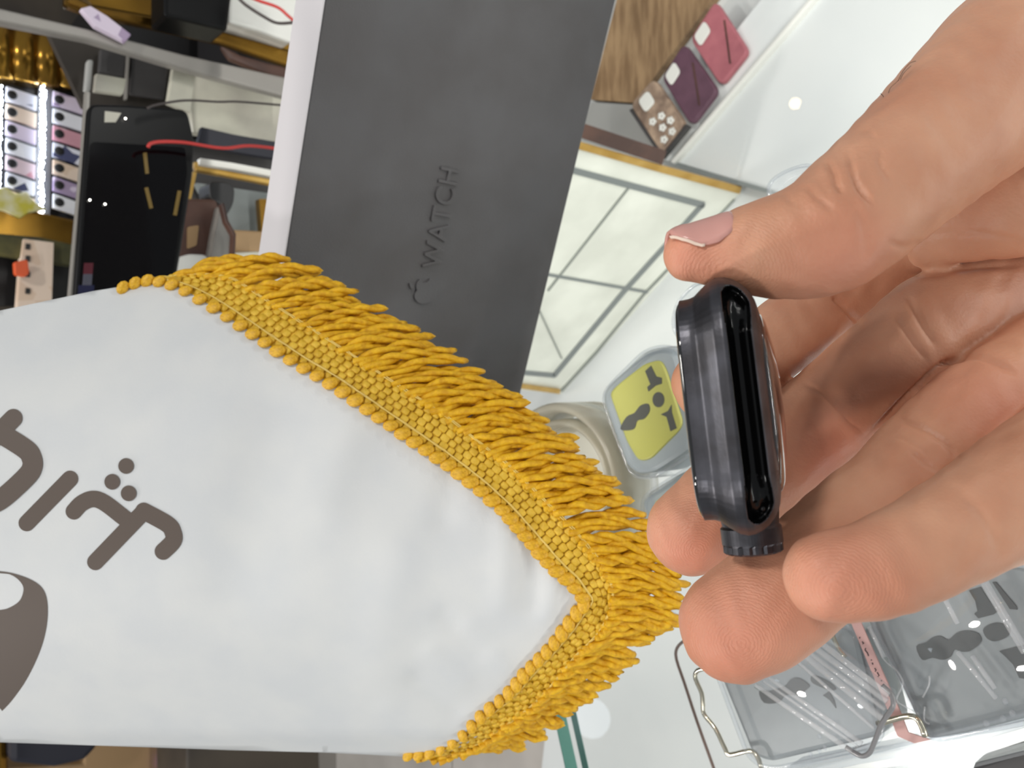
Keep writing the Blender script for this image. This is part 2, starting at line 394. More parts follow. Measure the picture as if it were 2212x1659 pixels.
# ------------------------------------------------------------------ pennant
M['satin'] = mat('white_satin', srgb(212, 214, 214), .55, col2=srgb(206, 209, 211), scale=50, bump=.12, bscale=1200)
M['print'] = mat('brown_print', srgb(88, 76, 68), .6)
M['braid'] = mat('gold_braid', srgb(228, 188, 62), .42, col2=srgb(206, 164, 36), scale=260, bump=.6, bscale=2200, spec=.4)
M['cord'] = mat('gold_cord', srgb(238, 188, 26), .45, col2=srgb(210, 154, 10), scale=500, bump=.9, bscale=2600, spec=.4)
M['picot'] = mat('gold_picot', srgb(230, 180, 36), .45, col2=srgb(198, 146, 16), scale=3, bump=.25, bscale=9, spec=.5)
M['thread'] = mat('pale_gold_thread', srgb(226, 196, 104), .35, spec=.5)

RIP = [((1150, 1150), (1150, 1300), 22, -.0008), ((1090, 1120), (1085, 1300), 26, .0007), ((1195, 1245), (1180, 1330), 16, .0006),
       ((980, 960), (960, 1120), 30, -.0006), ((1040, 1400), (960, 1330), 22, -.0007), ((1000, 1470), (930, 1410), 20, .0006),
       ((985, 1530), (900, 1470), 22, -.0009), ((1090, 1440), (1010, 1360), 20, .0006), ((930, 1580), (840, 1530), 24, .0006),
       ((760, 900), (700, 1080), 60, .0008), ((600, 900), (520, 1250), 90, -.0009), ((860, 1200), (820, 1450), 60, .0007)]
def pen_depth(x, y):
    d = .250 - (x - 700) * 4e-6
    a = max(0., (1120 - y) / 520.); b = max(0., (y - 1120) / 515.)
    d += .030 * a ** 2.2 + .040 * b ** 2.4
    if b > .9: d += .10 * (b - .9)
    for (p, q, w, h) in RIP:
        px_, py_ = q[0] - p[0], q[1] - p[1]; L2 = px_ * px_ + py_ * py_
        t = ((x - p[0]) * px_ + (y - p[1]) * py_) / L2
        tt = min(1, max(0, t)); dx, dy = x - p[0] - tt * px_, y - p[1] - tt * py_
        d -= 1.6 * h * math.exp(-(dx * dx + dy * dy) / (w * w))
    return d
def PEN(x, y, lift=0.0): return PD(x, y, pen_depth(x, y) - lift)

pairs = [((262, 622), (266, 617)), ((317, 606), (343, 600)), ((377, 616), (430, 591)), ((444, 651), (500, 600)), ((516, 698), (566, 640)), ((586, 746), (640, 687)),
         ((652, 790), (704, 728)), ((722, 831), (772, 772)), ((792, 880), (845, 820)), ((855, 924), (910, 862)), ((919, 968), (975, 905)), ((981, 1011), (1040, 957)),
         ((1036, 1055), (1100, 1003)), ((1087, 1101), (1150, 1052)), ((1128, 1147), (1200, 1102)), ((1160, 1185), (1243, 1145)), ((1193, 1223), (1277, 1185)),
         ((1228, 1252), (1305, 1222)), ((1255, 1285), (1322, 1262)), ((1267, 1300), (1325, 1290)), ((1252, 1318), (1316, 1325)), ((1224, 1357), (1294, 1368)), ((1185, 1406), (1246, 1416)),
         ((1141, 1450), (1198, 1474)), ((1101, 1497), (1146, 1528)), ((1047, 1542), (1088, 1571)), ((997, 1591), (1030, 1609)), ((942, 1623), (972, 1629)), ((880, 1632), (890, 1634))]
INN = [np.array(p, float) for p in smooth_path([p[0] for p in pairs], 24)]
OUT = [np.array(p, float) for p in smooth_path([p[1] for p in pairs], 24)]
mid = [(a + b) / 2 for a, b in zip(INN, OUT)]
arc = np.concatenate([[0], np.cumsum([np.linalg.norm(mid[i + 1] - mid[i]) for i in range(len(mid) - 1)])])
def at_arc(s):
    t = np.interp(s, arc, np.arange(len(arc))); i = int(min(t, len(arc) - 2)); fr = t - i
    return INN[i] * (1 - fr) + INN[i + 1] * fr, OUT[i] * (1 - fr) + OUT[i + 1] * fr
ALEN = arc[-1]

pen = thing('pennant', 'white pointed pennant with brown lettering and gold fringe in front of the grey box', 'pennant', PEN(1265, 1300))
edge = [(-420, 760), (-200, 716), (0, 672), (100, 651), (200, 630), (262, 620)] + [tuple(.45 * a + .55 * b) for a, b in zip(INN[8::8], OUT[8::8])] + [(880, 1633), (700, 1624), (500, 1619), (300, 1612), (0, 1602), (-200, 1596), (-420, 1590)]
inside = []
def in_poly(x, y, P):
    c = False; n = len(P)
    for i in range(n):
        x1_, y1_ = P[i]; x2_, y2_ = P[i - 1]
        if (y1_ > y) != (y2_ > y) and x < (x2_ - x1_) * (y - y1_) / (y2_ - y1_) + x1_: c = not c
    return c
for xx in range(-410, 1330, 14):
    for yy in range(600, 1640, 14):
        if in_poly(xx, yy, edge) and min((xx - p[0]) ** 2 + (yy - p[1]) ** 2 for p in edge[::2]) > 90: inside.append((xx, yy))
vin = [Vector(p) for p in edge] + [Vector(p) for p in inside]
ne = len(edge)
r = delaunay_2d_cdt(vin, [(i, (i + 1) % ne) for i in range(ne)], [list(range(ne))], 1, 1e-4)
mb = MB(); mb.add([PEN(v.x, v.y) for v in r[0]], [tuple(q) for q in r[2]])
cl = mb.build('cloth', M['satin'], pen, True)
so = cl.modifiers.new('thickness', 'SOLIDIFY'); so.thickness = .0005; so.offset = 0
bm_ = bmesh.new(); bm_.from_mesh(cl.data)
bmesh.ops.recalc_face_normals(bm_, faces=bm_.faces); bm_.to_mesh(cl.data); bm_.free()
# rod that carries the pennant, just above the picture
MB().tube([PEN(-418, 700, .002), PEN(-418, 900, .002), PEN(-418, 1120, .003), PEN(-418, 1400, .002), PEN(-418, 1600, .001)], .003, 12).build('hanging_rod', M['brass'], pen, True)

# printed lettering
mb = MB(); lift = [.00034]
def ribbon(path, hw):
    lift[0] += .00002; P = [np.array(p, float) for p in path]
    full = [P[0]]
    for i in range(len(P) - 1):
        n = max(2, int(np.linalg.norm(P[i + 1] - P[i]) / 6))
        full += [P[i] + (P[i + 1] - P[i]) * (j + 1) / n for j in range(n)]
    t0 = unit(full[0] - full[1]); t1 = unit(full[-1] - full[-2]); out = []
    for a in np.linspace(0, 1, 7)[::-1]: out.append((full[0] + t0 * hw * math.sin(a * math.pi / 2), t0, hw * math.cos(a * math.pi / 2)))
    rows = [(p, -t, w) for p, t, w in out]
    for i in range(1, len(full) - 1): rows.append((full[i], unit(full[i + 1] - full[i - 1]), hw))
    for a in np.linspace(0, 1, 7): rows.append((full[-1] + t1 * hw * math.sin(a * math.pi / 2), t1, hw * math.cos(a * math.pi / 2)))
    v = []; f = []
    for p, t, w in rows:
        n = np.array([-t[1], t[0]])
        for q in (-1, -.5, 0, .5, 1): z = p + n * w * q; v.append(PEN(z[0], z[1], lift[0]))
    for i in range(len(rows) - 1):
        for q in range(4): f.append((i * 5 + q, i * 5 + q + 1, i * 5 + q + 6, i * 5 + q + 5))
    mb.add(v, f)
def S1(p, n=6): return smooth_path(zp(p, 0, 850, 2.369), n)
ribbon(S1([(358, 437), (137, 663)], 4), 18)
ribbon(S1([(378, 603), (418, 562), (475, 540), (535, 560), (640, 640), (672, 660)]), 18)
ribbon(S1([(738, 602), (488, 862)], 4), 18)
ribbon(S1([(735, 602), (855, 668), (885, 710), (886, 755), (835, 808)]), 18.5)
ribbon(S1([(68, 126), (-20, 215), (-120, 320)]), 20)
ribbon(S1([(-60, 175), (20, 215), (130, 285), (160, 325), (165, 375), (130, 430), (0, 545), (-90, 575)]), 22)
for c in ((645, 371), (574, 452), (658, 511)):
    c = np.array(zp([c], 0, 850, 2.369)[0]); lift[0] += .00002
    v = [PEN(c[0], c[1], lift[0])]; f = []
    for k in range(24): an = k * math.pi / 12; v.append(PEN(c[0] + 17 * math.cos(an), c[1] + 17 * math.sin(an), lift[0])); f.append((0, 1 + k, 1 + (k + 1) % 24))
    mb.add(v, f)
mb.build('printed_lettering', M['print'], pen, True)
outer = smooth_path(zp([(-200, 900), (0, 910), (100, 930), (180, 965), (225, 1010), (243, 1080), (240, 1180), (215, 1290), (165, 1410), (100, 1520), (0, 1635), (-200, 1780)], 0, 850, 2.369), 6)
hole = smooth_path(zp([(-200, 1090), (-90, 1112), (0, 1108), (50, 1095), (100, 1060), (120, 1005), (105, 965), (60, 930), (0, 920), (-200, 912)], 0, 850, 2.369), 6)
poly = [tuple(p) for p in outer] + [tuple(p) for p in hole]
ins = [(x, y) for x in range(-80, 110, 10) for y in range(1235, 1600, 10) if in_poly(x, y, poly) and min((x - p[0]) ** 2 + (y - p[1]) ** 2 for p in poly) > 40]
n_ = len(poly)
r = delaunay_2d_cdt([Vector(p) for p in poly + ins], [(i, (i + 1) % n_) for i in range(n_)], [list(range(n_))], 1, 1e-4)
MB().add([PEN(v.x, v.y, .0004) for v in r[0]], [tuple(q) for q in r[2]]).build('printed_crescent', M['print'], pen, True)

# gold trim: woven band, picot loops, twisted cords
def BR(s, w, lift=.0): a, b = at_arc(s); p = a + (b - a) * w; return PEN(p[0], p[1], lift)
ns = 150; v = []; f = []
for i in range(ns + 1):
    for w in (-.02, .2, .4, .6, .8, 1.0): v.append(BR(ALEN * i / ns, w, .0007))
for i in range(ns):
    for k in range(5): f.append((i * 6 + k, i * 6 + k + 1, i * 6 + k + 7, i * 6 + k + 6))
tb = MB().add(v, f).build('band', M['braid'], pen, True)
mb = MB(); s = 3.0; row = 0
while s < ALEN - 4:
    a, b = at_arc(s); wd_ = np.linalg.norm(b - a)
    if wd_ > 18:
        for k in range(5):
            w = (k + .5) / 5 * .9 + .05
            sk = s + (w - .5) * -16 + (3 if k % 2 else -3)
            c = BR(sk, w, .0010); e1 = unit(BR(sk + 3, w, .001) - BR(sk - 3, w, .001)); e2 = BR(sk, w + .05, .001) - BR(sk, w - .05, .001)
            wl_ = np.linalg.norm(e2) * 10 * .9 / 5 * .56; e2 = unit(e2 + 1e-9); n = unit(np.cross(e1, e2)); e2 = np.cross(n, e1)
            jt = random.uniform(.9, 1.1)
            mb.sphere(c, (.00142 * jt, wl_ * jt, .0008), (e1, e2, n), 12, 6, 0, .55)
    s += 20.5; row += 1
bo = mb.build('woven_cells', M['braid'], tb, True); bo['kind'] = 'stuff'
mb = MB()
for w in (.22, .24, .96, 1.0):
    mb.tube([BR(q, w + random.uniform(-.008, .008), .0018) for q in np.linspace(20, ALEN - 20, 160)], .00022, 5)
mb.build('binding_thread', M['thread'], tb, True)
mb = MB(); mb.sphere((0, 0, 0), (1, 1, 1), None, 10, 7); pic_me = mb.mesh('picot', M['picot'], True)
s = 4.0; k = 0
while s < ALEN:
    a, b = at_arc(s)
    c = BR(s, -.03, .0019); t = unit(BR(s + 4, 0, .001) - BR(s - 4, 0, .001)); n = unit(CAMP - c); b_ = unit(np.cross(n, t)); n = np.cross(t, b_)
    o = bpy.data.objects.new('picot', pic_me); COL.objects.link(o)
    rot = unit(t * .8 + b_ * .6); b2 = np.cross(n, rot)
    m4 = Matrix(((rot[0], b2[0], n[0], c[0]), (rot[1], b2[1], n[1], c[1]), (rot[2], b2[2], n[2], c[2]), (0, 0, 0, 1)))
    sc = random.uniform(.92, 1.08)
    attach(o, pen, m4 @ Matrix.Diagonal((.0029 * sc, .0021 * sc, .0014, 1)))
    s += 33 if s < 620 else (31 if s < 1000 else 27)

def cord(path, r, turns, seed, nm='cord', twor=.85):
    n = len(path); rs = random.Random(seed); ph = rs.uniform(0, 6.28); mb = MB()
    fr = []; prev = None
    for i in range(n):
        t = unit(path[min(i + 1, n - 1)] - path[max(i - 1, 0)])
        if prev is None: prev = unit(np.cross(t, np.array([.3, -.7, .6])))
        nn = unit(prev - t * np.dot(prev, t)); prev = nn; fr.append((nn, np.cross(t, nn)))
    A = []; Bp = []
    for i in range(n):
        u = i / (n - 1); an = ph + turns * 2 * math.pi * u
        off = r * twor * min(1, (1 - u) * 8 + .15)
        dvec = math.cos(an) * fr[i][0] + math.sin(an) * fr[i][1]
        A.append(path[i] + dvec * off); Bp.append(path[i] - dvec * off)
    loop = A + [path[-1] + unit(path[-1] - path[-2]) * r * .8] + Bp[::-1]
    mb.tube(loop, r, 7)
    return mb.build(nm, M['cord'], pen, True)
rc = random.Random(3); s = 95.0; k = 0
while s < ALEN - 12:
    a, b = at_arc(s)
    q = s / ALEN
    corner = abs(q - .685)
    vx = 166 - 16 * min(1, max(0, (q - .35) / .3)) + rc.uniform(-16, 16); vy = -24 + rc.uniform(-9, 9)
    if .58 < q < .74: vy = -24 + 46 * (1 - abs(q - .67) / .09) + rc.uniform(-9, 9)
    if q > .78: vx = 138 - 30 * (q - .78) / .22 + rc.uniform(-12, 12); vy = -14 + rc.uniform(-8, 8)
    if q < .18: vx *= .95
    layer = k % 2
    d0 = pen_depth(b[0], b[1]) - .0012
    pth = []
    for i in range(15):
        u = i / 14
        wob = math.sin(u * 6.0 + k * 1.7) * 3.0
        x = b[0] - 8 * (1 - u) ** 3 + vx * u; y = b[1] + 10 * (1 - u) ** 3 + vy * (u ** .75) + 8 * math.sin(math.pi * u) * (-1) + wob
        d = d0 - .0016 * math.sin(min(1, u * 2.2) * math.pi * .5) + .007 * u + layer * .0022 * min(1, u * 4)
        pth.append(PD(x, y, d))
    cord(pth, .00112 * rc.uniform(.9, 1.1), rc.uniform(1.0, 2.1), k)
    s += (17.0 if q < .6 else 15.0) * rc.uniform(.85, 1.15) if q < .76 else 15.0 * rc.uniform(.8, 1.2); k += 1

# ------------------------------------------------------------------ watch case
M['graphite'] = mat('graphite_steel', srgb(86, 86, 92), .38, .85, col2=srgb(66, 65, 68), scale=180, bump=.05, bscale=2500)
M['slot'] = mat('slot_black', srgb(16, 16, 17), .12, .6, spec=.6)
M['crystal'] = mat('dark_crystal', srgb(38, 27, 24), .05, 0, spec=.7, coat=1)
M['wglass'] = mat('front_glass', srgb(10, 10, 11), .04, 0, spec=.7, coat=1)
wH = unit(ray(1652, 905)); wW = PD(1622, 1150, .108) - PD(1553, 590, .108)
wW = unit(wW - wH * np.dot(wW, wH)); wT = np.cross(wW, wH)
if np.dot(wT, PD(1700, 870, .1) - PD(1500, 870, .1)) < 0: wT = -wT
NEAR = .1075
WO = PD(1584, 872, NEAR)
HW, HH, RC = .0192, .0225, .0098
TK = [0, .6, 1.4, 2.2, 3.4, 4.8, 6, 7, 8, 9, 10, 10.8, 11.2]
TI = [2.6, 2.6, 2.55, 2.3, 1.3, .3, 0, .15, .6, 1.35, 2.5, 4.1, 6.2]
T0 = -.0063
def WP(w, h, t): return WO + wW * w + wH * (h + HH) + wT * (t + T0)
def rr_outline(hw, hh, rc, n):
    """rounded rectangle with soft (superelliptic) corners, n samples evenly by angle of travel; also outward normals"""
    pts = []; rc = min(rc, hw * .98, hh * .98)
    st = [(hw - rc, hh - rc, 0), (-(hw - rc), hh - rc, 1), (-(hw - rc), -(hh - rc), 2), (hw - rc, -(hh - rc), 3)]
    for cx, cy, q in st:
        for k in range(14):
            a = (q + k / 13.) * math.pi / 2; pts.append((cx + rc * math.cos(a), cy + rc * math.sin(a)))
    P = np.array(pts + [pts[0]]); L = np.concatenate([[0], np.cumsum(np.linalg.norm(np.diff(P, axis=0), axis=1))])
    q = np.linspace(0, L[-1], n, endpoint=False)
    return np.stack([np.interp(q, L, P[:, 0]), np.interp(q, L, P[:, 1])], 1)
wt = thing('smartwatch', 'graphite smartwatch case without strap held edge-on in the hand', 'watch', WP(0, HH, .011))
base = rr_outline(HW, HH, RC, 520)
nrm2 = np.zeros_like(base); d_ = np.roll(base, -1, 0) - np.roll(base, 1, 0); nrm2[:, 0] = d_[:, 1]; nrm2[:, 1] = -d_[:, 0]; nrm2 /= np.linalg.norm(nrm2, axis=1)[:, None]
ts = np.concatenate([np.linspace(0, 10.4, 100), np.linspace(10.5, 11.2, 10)])
ins_ = np.interp(ts, TK, TI)
# soften the profile
for _ in range(3): ins_[1:-1] = .25 * ins_[:-2] + .5 * ins_[1:-1] + .25 * ins_[2:]
v = []; grv = []
SLC, SLH, SLW = 8.15, 1.6, .0171
for ti, ii in zip(ts, ins_):
    for (w, h), (nw, nh) in zip(base, nrm2):
        off = ii * .001; g_ = 0
        if h < 0 and abs(nh) > .25:
            e = max(0, abs(w) - (SLW - SLH * .001)); wide = SLH + .25 * min(1, max(0, (abs(w) - .010) / .004))
            rad = math.hypot((ti - SLC), e * 1000) / wide
            g_ = max(0, 1 - rad ** 4) ** .8 if rad < 1 else 0
        v.append(WP(w - nw * off, (h - nh * off) + g_ * .0024, ti * .001)); grv.append(g_)
f = []; mi = []; n = 520
for j in range(len(ts) - 1):
    for k in range(n):
        q = (j * n + k, j * n + (k + 1) % n, (j + 1) * n + (k + 1) % n, (j + 1) * n + k); f.append(q)
        mi.append(1 if sum(grv[z] for z in q) > .25 else 0)
mb = MB(); mb.add(v, f); mb.m = mi
cse = mb.build('case', [M['graphite'], M['slot']], wt, True)
bm_ = bmesh.new(); bm_.from_mesh(cse.data); bmesh.ops.recalc_face_normals(bm_, faces=bm_.faces); bm_.to_mesh(cse.data); bm_.free()
# front glass and back crystal
def disc_stack(levels, name, m, n=120):
    mb = MB(); v = []; f = []
    for (ins, t, rc) in levels:
        for w, h in rr_outline(HW - ins, HH - ins, rc, n): v.append(WP(w, h, t))
    for j in range(len(levels) - 1):
        for k in range(n): f.append((j * n + k, j * n + (k + 1) % n, (j + 1) * n + (k + 1) % n, (j + 1) * n + k))
    f.append(tuple(range(n))[::-1]); f.append(tuple((len(levels) - 1) * n + k for k in range(n)))
    mb.add(v, f); o = mb.build(name, m, wt, True)
    b = bmesh.new(); b.from_mesh(o.data); bmesh.ops.recalc_face_normals(b, faces=b.faces); b.to_mesh(o.data); b.free(); return o
disc_stack([(.0028, .0002, .0085), (.0027, -.0002, .0085), (.0032, -.0006, .008), (.006, -.0009, .007), (.012, -.0010, .005)], 'front_glass', M['wglass'])
disc_stack([(.0055, .0109, .0085), (.0058, .0114, .0085), (.0066, .0119, .0090), (.008, .0123, .010), (.010, .0127, .009), (.013, .0130, .006)], 'back_crystal', M['crystal'])
# digital crown at the lower end, with a knurled rim
crC = lambda w: WP(w, -.0032, .0060)
mb = MB()
def ring_stack(lv, c, seg=64, knurl=0):
    v = []; f = []
    for (w, r, kn) in lv:
        for k in range(seg):
            a = 2 * math.pi * k / seg; rr = r - (kn if k % 4 < 1 else 0)
            v.append(c(w) + (wH * math.cos(a) + wT * math.sin(a)) * rr)
    for j in range(len(lv) - 1):
        for k in range(seg): f.append((j * seg + k, j * seg + (k + 1) % seg, (j + 1) * seg + (k + 1) % seg, (j + 1) * seg + k))
    f.append(tuple(range(seg))[::-1]); f.append(tuple((len(lv) - 1) * seg + k for k in range(seg)))
    return v, f
v, f = ring_stack([(.0160, .0047, 0), (.0186, .0044, 0), (.0203, .0040, 0)], crC); mb.add(v, f)
mb.build('crown_collar', M['graphite'], wt, False, bevel=.0002)
v, f = ring_stack([(.0188, .0043, 0), (.0192, .0047, 0), (.0216, .0047, 0), (.0219, .0046, .00025), (.0229, .0046, .0003), (.0232, .0042, .0002), (.0233, .0036, 0)], crC)
MB().add(v, f).build('crown', M['graphite'], wt)
for w, h, t, r in ((.0148, -HH + .0036, .0084, .00035), (.0180, -HH + .0068, .0068, .0003), (-.0190, -HH + .0098, .0055, .0003)):
    c = WP(w, h, t)
    MB().sphere(c, (r, r, r), None, 10, 6).build('pin_hole', M['black'], wt, True)

# ------------------------------------------------------------------ hand
def skin_material():
    m = mat('skin', srgb(213, 161, 131), .46, col2=srgb(196, 139, 110), scale=55, sss=.2, detail=6, spec=.35)
    nt = m.node_tree; b = nt.nodes['Principled BSDF']
    b.inputs['Subsurface Scale'].default_value = .0022
    geo = nt.nodes.new('ShaderNodeNewGeometry')
    nz = nt.nodes.new('ShaderNodeTexNoise'); nz.inputs['Scale'].default_value = 260; nz.inputs['Detail'].default_value = 3
    warp = nt.nodes.new('ShaderNodeVectorMath'); warp.operation = 'MULTIPLY_ADD'; warp.inputs[1].default_value = (.0009,) * 3
    nt.links.new(nz.outputs['Color'], warp.inputs[0]); nt.links.new(geo.outputs['Position'], warp.inputs[2])
    def math_(op, a, b_=None):
        n = nt.nodes.new('ShaderNodeMath'); n.operation = op
        for i, q in enumerate((a, b_)):
            if q is None: continue
            if isinstance(q, (int, float)): n.inputs[i].default_value = q
            else: nt.links.new(q, n.inputs[i])
        return n.outputs[0]
    tot = None
    for (px_, py_, d, rad) in ((1500, 1185, .150, .016), (1590, 1390, .121, .017), (1800, 1275, .104, .015), (1560, 600, .115, .013)):
        c = PD(px_, py_, d)
        dn = nt.nodes.new('ShaderNodeVectorMath'); dn.operation = 'DISTANCE'; nt.links.new(warp.outputs[0], dn.inputs[0]); dn.inputs[1].default_value = tuple(c)
        w = math_('SINE', math_('MULTIPLY', dn.outputs['Value'], 2 * math.pi / .00052))
        fall = math_('MAXIMUM', math_('SUBTRACT', 1.0, math_('DIVIDE', dn.outputs['Value'], rad)), 0.0)
        q = math_('MULTIPLY', w, math_('MINIMUM', math_('MULTIPLY', fall, 2.0), 1.0))
        tot = q if tot is None else math_('ADD', tot, q)
    vo = nt.nodes.new('ShaderNodeTexVoronoi'); vo.inputs['Scale'].default_value = 1500; nt.links.new(geo.outputs['Position'], vo.inputs['Vector'])
    mp_ = nt.nodes.new('ShaderNodeMapping'); mp_.inputs['Rotation'].default_value = (0, 0, .6); mp_.inputs['Scale'].default_value = (1, 1, .3); nt.links.new(geo.outputs['Position'], mp_.inputs[0])
    fine = nt.nodes.new('ShaderNodeTexNoise'); fine.inputs['Scale'].default_value = 1100; fine.inputs['Detail'].default_value = 4; nt.links.new(mp_.outputs[0], fine.inputs['Vector'])
    hgt = math_('ADD', math_('MULTIPLY', tot, .2), math_('ADD', math_('MULTIPLY', vo.outputs['Distance'], .35), math_('MULTIPLY', fine.outputs[0], .9)))
    bp = nt.nodes.new('ShaderNodeBump'); bp.inputs['Strength'].default_value = .5; bp.inputs['Distance'].default_value = .00016
    nt.links.new(hgt, bp.inputs['Height']); nt.links.new(bp.outputs[0], b.inputs['Normal'])
    # pinker pads and joints
    pk = None
    for (px_, py_, d, rad) in ((1480, 1200, .150, .017), (1600, 1390, .121, .020), (1790, 1270, .104, .016), (1480, 565, .117, .010), (1800, 1000, .150, .013), (2120, 900, .14, .014), (1840, 600, .112, .013), (2000, 540, .14, .012)):
        dn = nt.nodes.new('ShaderNodeVectorMath'); dn.operation = 'DISTANCE'; nt.links.new(geo.outputs['Position'], dn.inputs[0]); dn.inputs[1].default_value = tuple(PD(px_, py_, d))
        fall = math_('MAXIMUM', math_('SUBTRACT', 1.0, math_('DIVIDE', dn.outputs['Value'], rad)), 0.0)
        pk = fall if pk is None else math_('MAXIMUM', pk, fall)
    mix = nt.nodes.new('ShaderNodeMix'); mix.data_type = 'RGBA'; mix.inputs[7].default_value = srgb(214, 134, 112)
    src = b.inputs['Base Color'].links[0].from_socket
    nt.links.new(math_('MULTIPLY', pk, .6), mix.inputs[0]); nt.links.new(src, mix.inputs[6]); nt.links.new(mix.outputs[2], b.inputs['Base Color'])
    return m
M['skin'] = skin_material()
M['nail'] = mat('nail', srgb(206, 146, 136), .25, col2=srgb(214, 158, 148), scale=60, sss=.1, spec=.5)
M['nailtip'] = mat('nail_tip', srgb(238, 214, 196), .35)
M['hair'] = mat('dark_hair', srgb(52, 40, 34), .5)

CH_ = {
 'thumb': [(1490, 552, .1215, 58, .92), (1545, 549, .1215, 74, .92), (1610, 541, .1210, 97, .92), (1690, 533, .1205, 116, .92), (1760, 515, .1205, 130, .92), (1810, 488, .121, 137, .92), (1900, 412, .123, 142, .92),
           (2000, 322, .127, 152, .92), (2120, 215, .133, 172, .9), (2240, 120, .140, 192, .9), (2400, 80, .150, 225, .85), (2600, 200, .163, 270, .8), (2800, 400, .172, 280, .8)],
 'index': [(1530, 832, .162, 80, .9), (1638, 764, .168, 84, .9), (1733, 694, .173, 82, .9), (1800, 648, .178, 84, .9), (1845, 622, .181, 82, .9), (1930, 570, .183, 82, .9), (2040, 530, .183, 90, .9), (2180, 520, .183, 110, .8), (2350, 540, .184, 150, .7)],
 'middle': [(1492, 1148, .158, 96, .9), (1570, 1082, .160, 104, .9), (1660, 1003, .1605, 104, .9), (1740, 934, .1597, 105, .9), (1800, 884, .1588, 105, .9), (1850, 838, .158, 104, .9), (1930, 768, .1555, 104, .9), (2010, 697, .157, 104, .9), (2110, 655, .162, 112, .8), (2260, 630, .170, 160, .7)],
 'ring': [(1586, 1352, .1300, 120, .9), (1650, 1312, .1300, 128, .9), (1760, 1225, .132, 124, .9), (1870, 1125, .1345, 119, .9), (1925, 1075, .136, 114, .9), (2010, 985, .139, 112, .9), (2110, 895, .143, 113, .9), (2200, 840, .148, 122, .85), (2320, 780, .157, 150, .75), (2450, 740, .166, 200, .7)],
 'little': [(1790, 1246, .1115, 97, .9), (1890, 1229, .1115, 107, .9), (1990, 1184, .113, 112, .9), (2060, 1147, .1145, 116, .9), (2110, 1120, .1155, 121, .9), (2212, 1062, .119, 138, .9), (2330, 1000, .126, 155, .85), (2460, 930, .138, 190, .8), (2600, 850, .155, 240, .7)],
 'web': [(2000, 540, .156, 40, .8), (2080, 495, .152, 80, .8), (2180, 440, .150, 130, .8), (2320, 360, .152, 190, .7), (2480, 330, .160, 260, .7), (2700, 450, .175, 300, .7)],
 'palm': [(2130, 690, .178, 100, .5), (2240, 690, .178, 230, .42), (2360, 680, .179, 330, .40), (2520, 640, .181, 390, .40), (2720, 590, .180, 370, .45), (2950, 560, .168, 290, .55), (3200, 550, .156, 270, .7), (3600, 540, .146, 280, .8), (4100, 540, .138, 300, .85)],
}
def chain(st, cap0=True):
    S = np.array(smooth_path(st, 8)); C = np.array([PD(x, y, d) for x, y, d, h, t in S]); R = S[:, 3] * S[:, 2] / F; TR = S[:, 4]
    T = np.gradient(C, axis=0); T /= np.linalg.norm(T, axis=1)[:, None]
    rings = []
    def ring(c, t, r, tr):
        vd = unit(c - CAMP); n = unit(np.cross(t, vd)); b = np.cross(n, t); out = []
        for k in range(32):
            a = 2 * math.pi * k / 32; ca, sa = math.cos(a), math.sin(a)
            out.append(c + r * (n * math.copysign(abs(ca) ** .92, ca) + b * tr * math.copysign(abs(sa) ** .92, sa)))
        return out
    for a in np.linspace(1, 0, 8, endpoint=False):
        an = a * math.pi / 2 * .97
        rings.append(ring(C[0] - T[0] * R[0] * math.sin(an) * .98, T[0], R[0] * math.cos(an), TR[0]))
    for i in range(len(C)): rings.append(ring(C[i], T[i], R[i], TR[i]))
    for a in np.linspace(0, 1, 5)[1:]:
        an = a * math.pi / 2 * .97
        rings.append(ring(C[-1] + T[-1] * R[-1] * math.sin(an) * .5, T[-1], R[-1] * math.cos(an), TR[-1]))
    v = [p for q in rings for p in q]; f = []; n = 32
    for i in range(len(rings) - 1):
        for k in range(n): f.append((i * n + k, i * n + (k + 1) % n, (i + 1) * n + (k + 1) % n, (i + 1) * n + k))
    f.append(tuple(range(n))[::-1]); f.append(tuple((len(rings) - 1) * n + k for k in range(n)))
    return v, f
hroot = thing('hand', 'right hand reaching in from the right, pinching the graphite watch between thumb and fingers', 'hand', PD(2700, 600, .18))
mb = MB()
for nm, st in CH_.items():
    v, f = chain(st); mb.add(v, f)
tmp = bpy.data.objects.new('tmp', mb.mesh('tmp', M['skin'])); COL.objects.link(tmp)
bm_ = bmesh.new(); bm_.from_mesh(tmp.data); bmesh.ops.recalc_face_normals(bm_, faces=bm_.faces); bm_.to_mesh(tmp.data); bm_.free()
rm = tmp.modifiers.new('remesh', 'REMESH'); rm.mode = 'VOXEL'; rm.voxel_size = .00055; rm.use_smooth_shade = True
sm = tmp.modifiers.new('smooth', 'SMOOTH'); sm.factor = .5; sm.iterations = 9
dg = bpy.context.evaluated_depsgraph_get(); dg.update()
hm = bpy.data.meshes.new_from_object(tmp.evaluated_get(dg)); bpy.data.objects.remove(tmp)
nv = len(hm.vertices); co = np.zeros(nv * 3); hm.vertices.foreach_get('co', co); co = co.reshape(-1, 3)
no = np.zeros(nv * 3); hm.vertices.foreach_get('normal', no); no = no.reshape(-1, 3)
X, Y, D = project(co); vd = co - CAMP; vd /= np.linalg.norm(vd, axis=1)[:, None]; facing = -(no * vd).sum(1)
disp = np.zeros(nv)
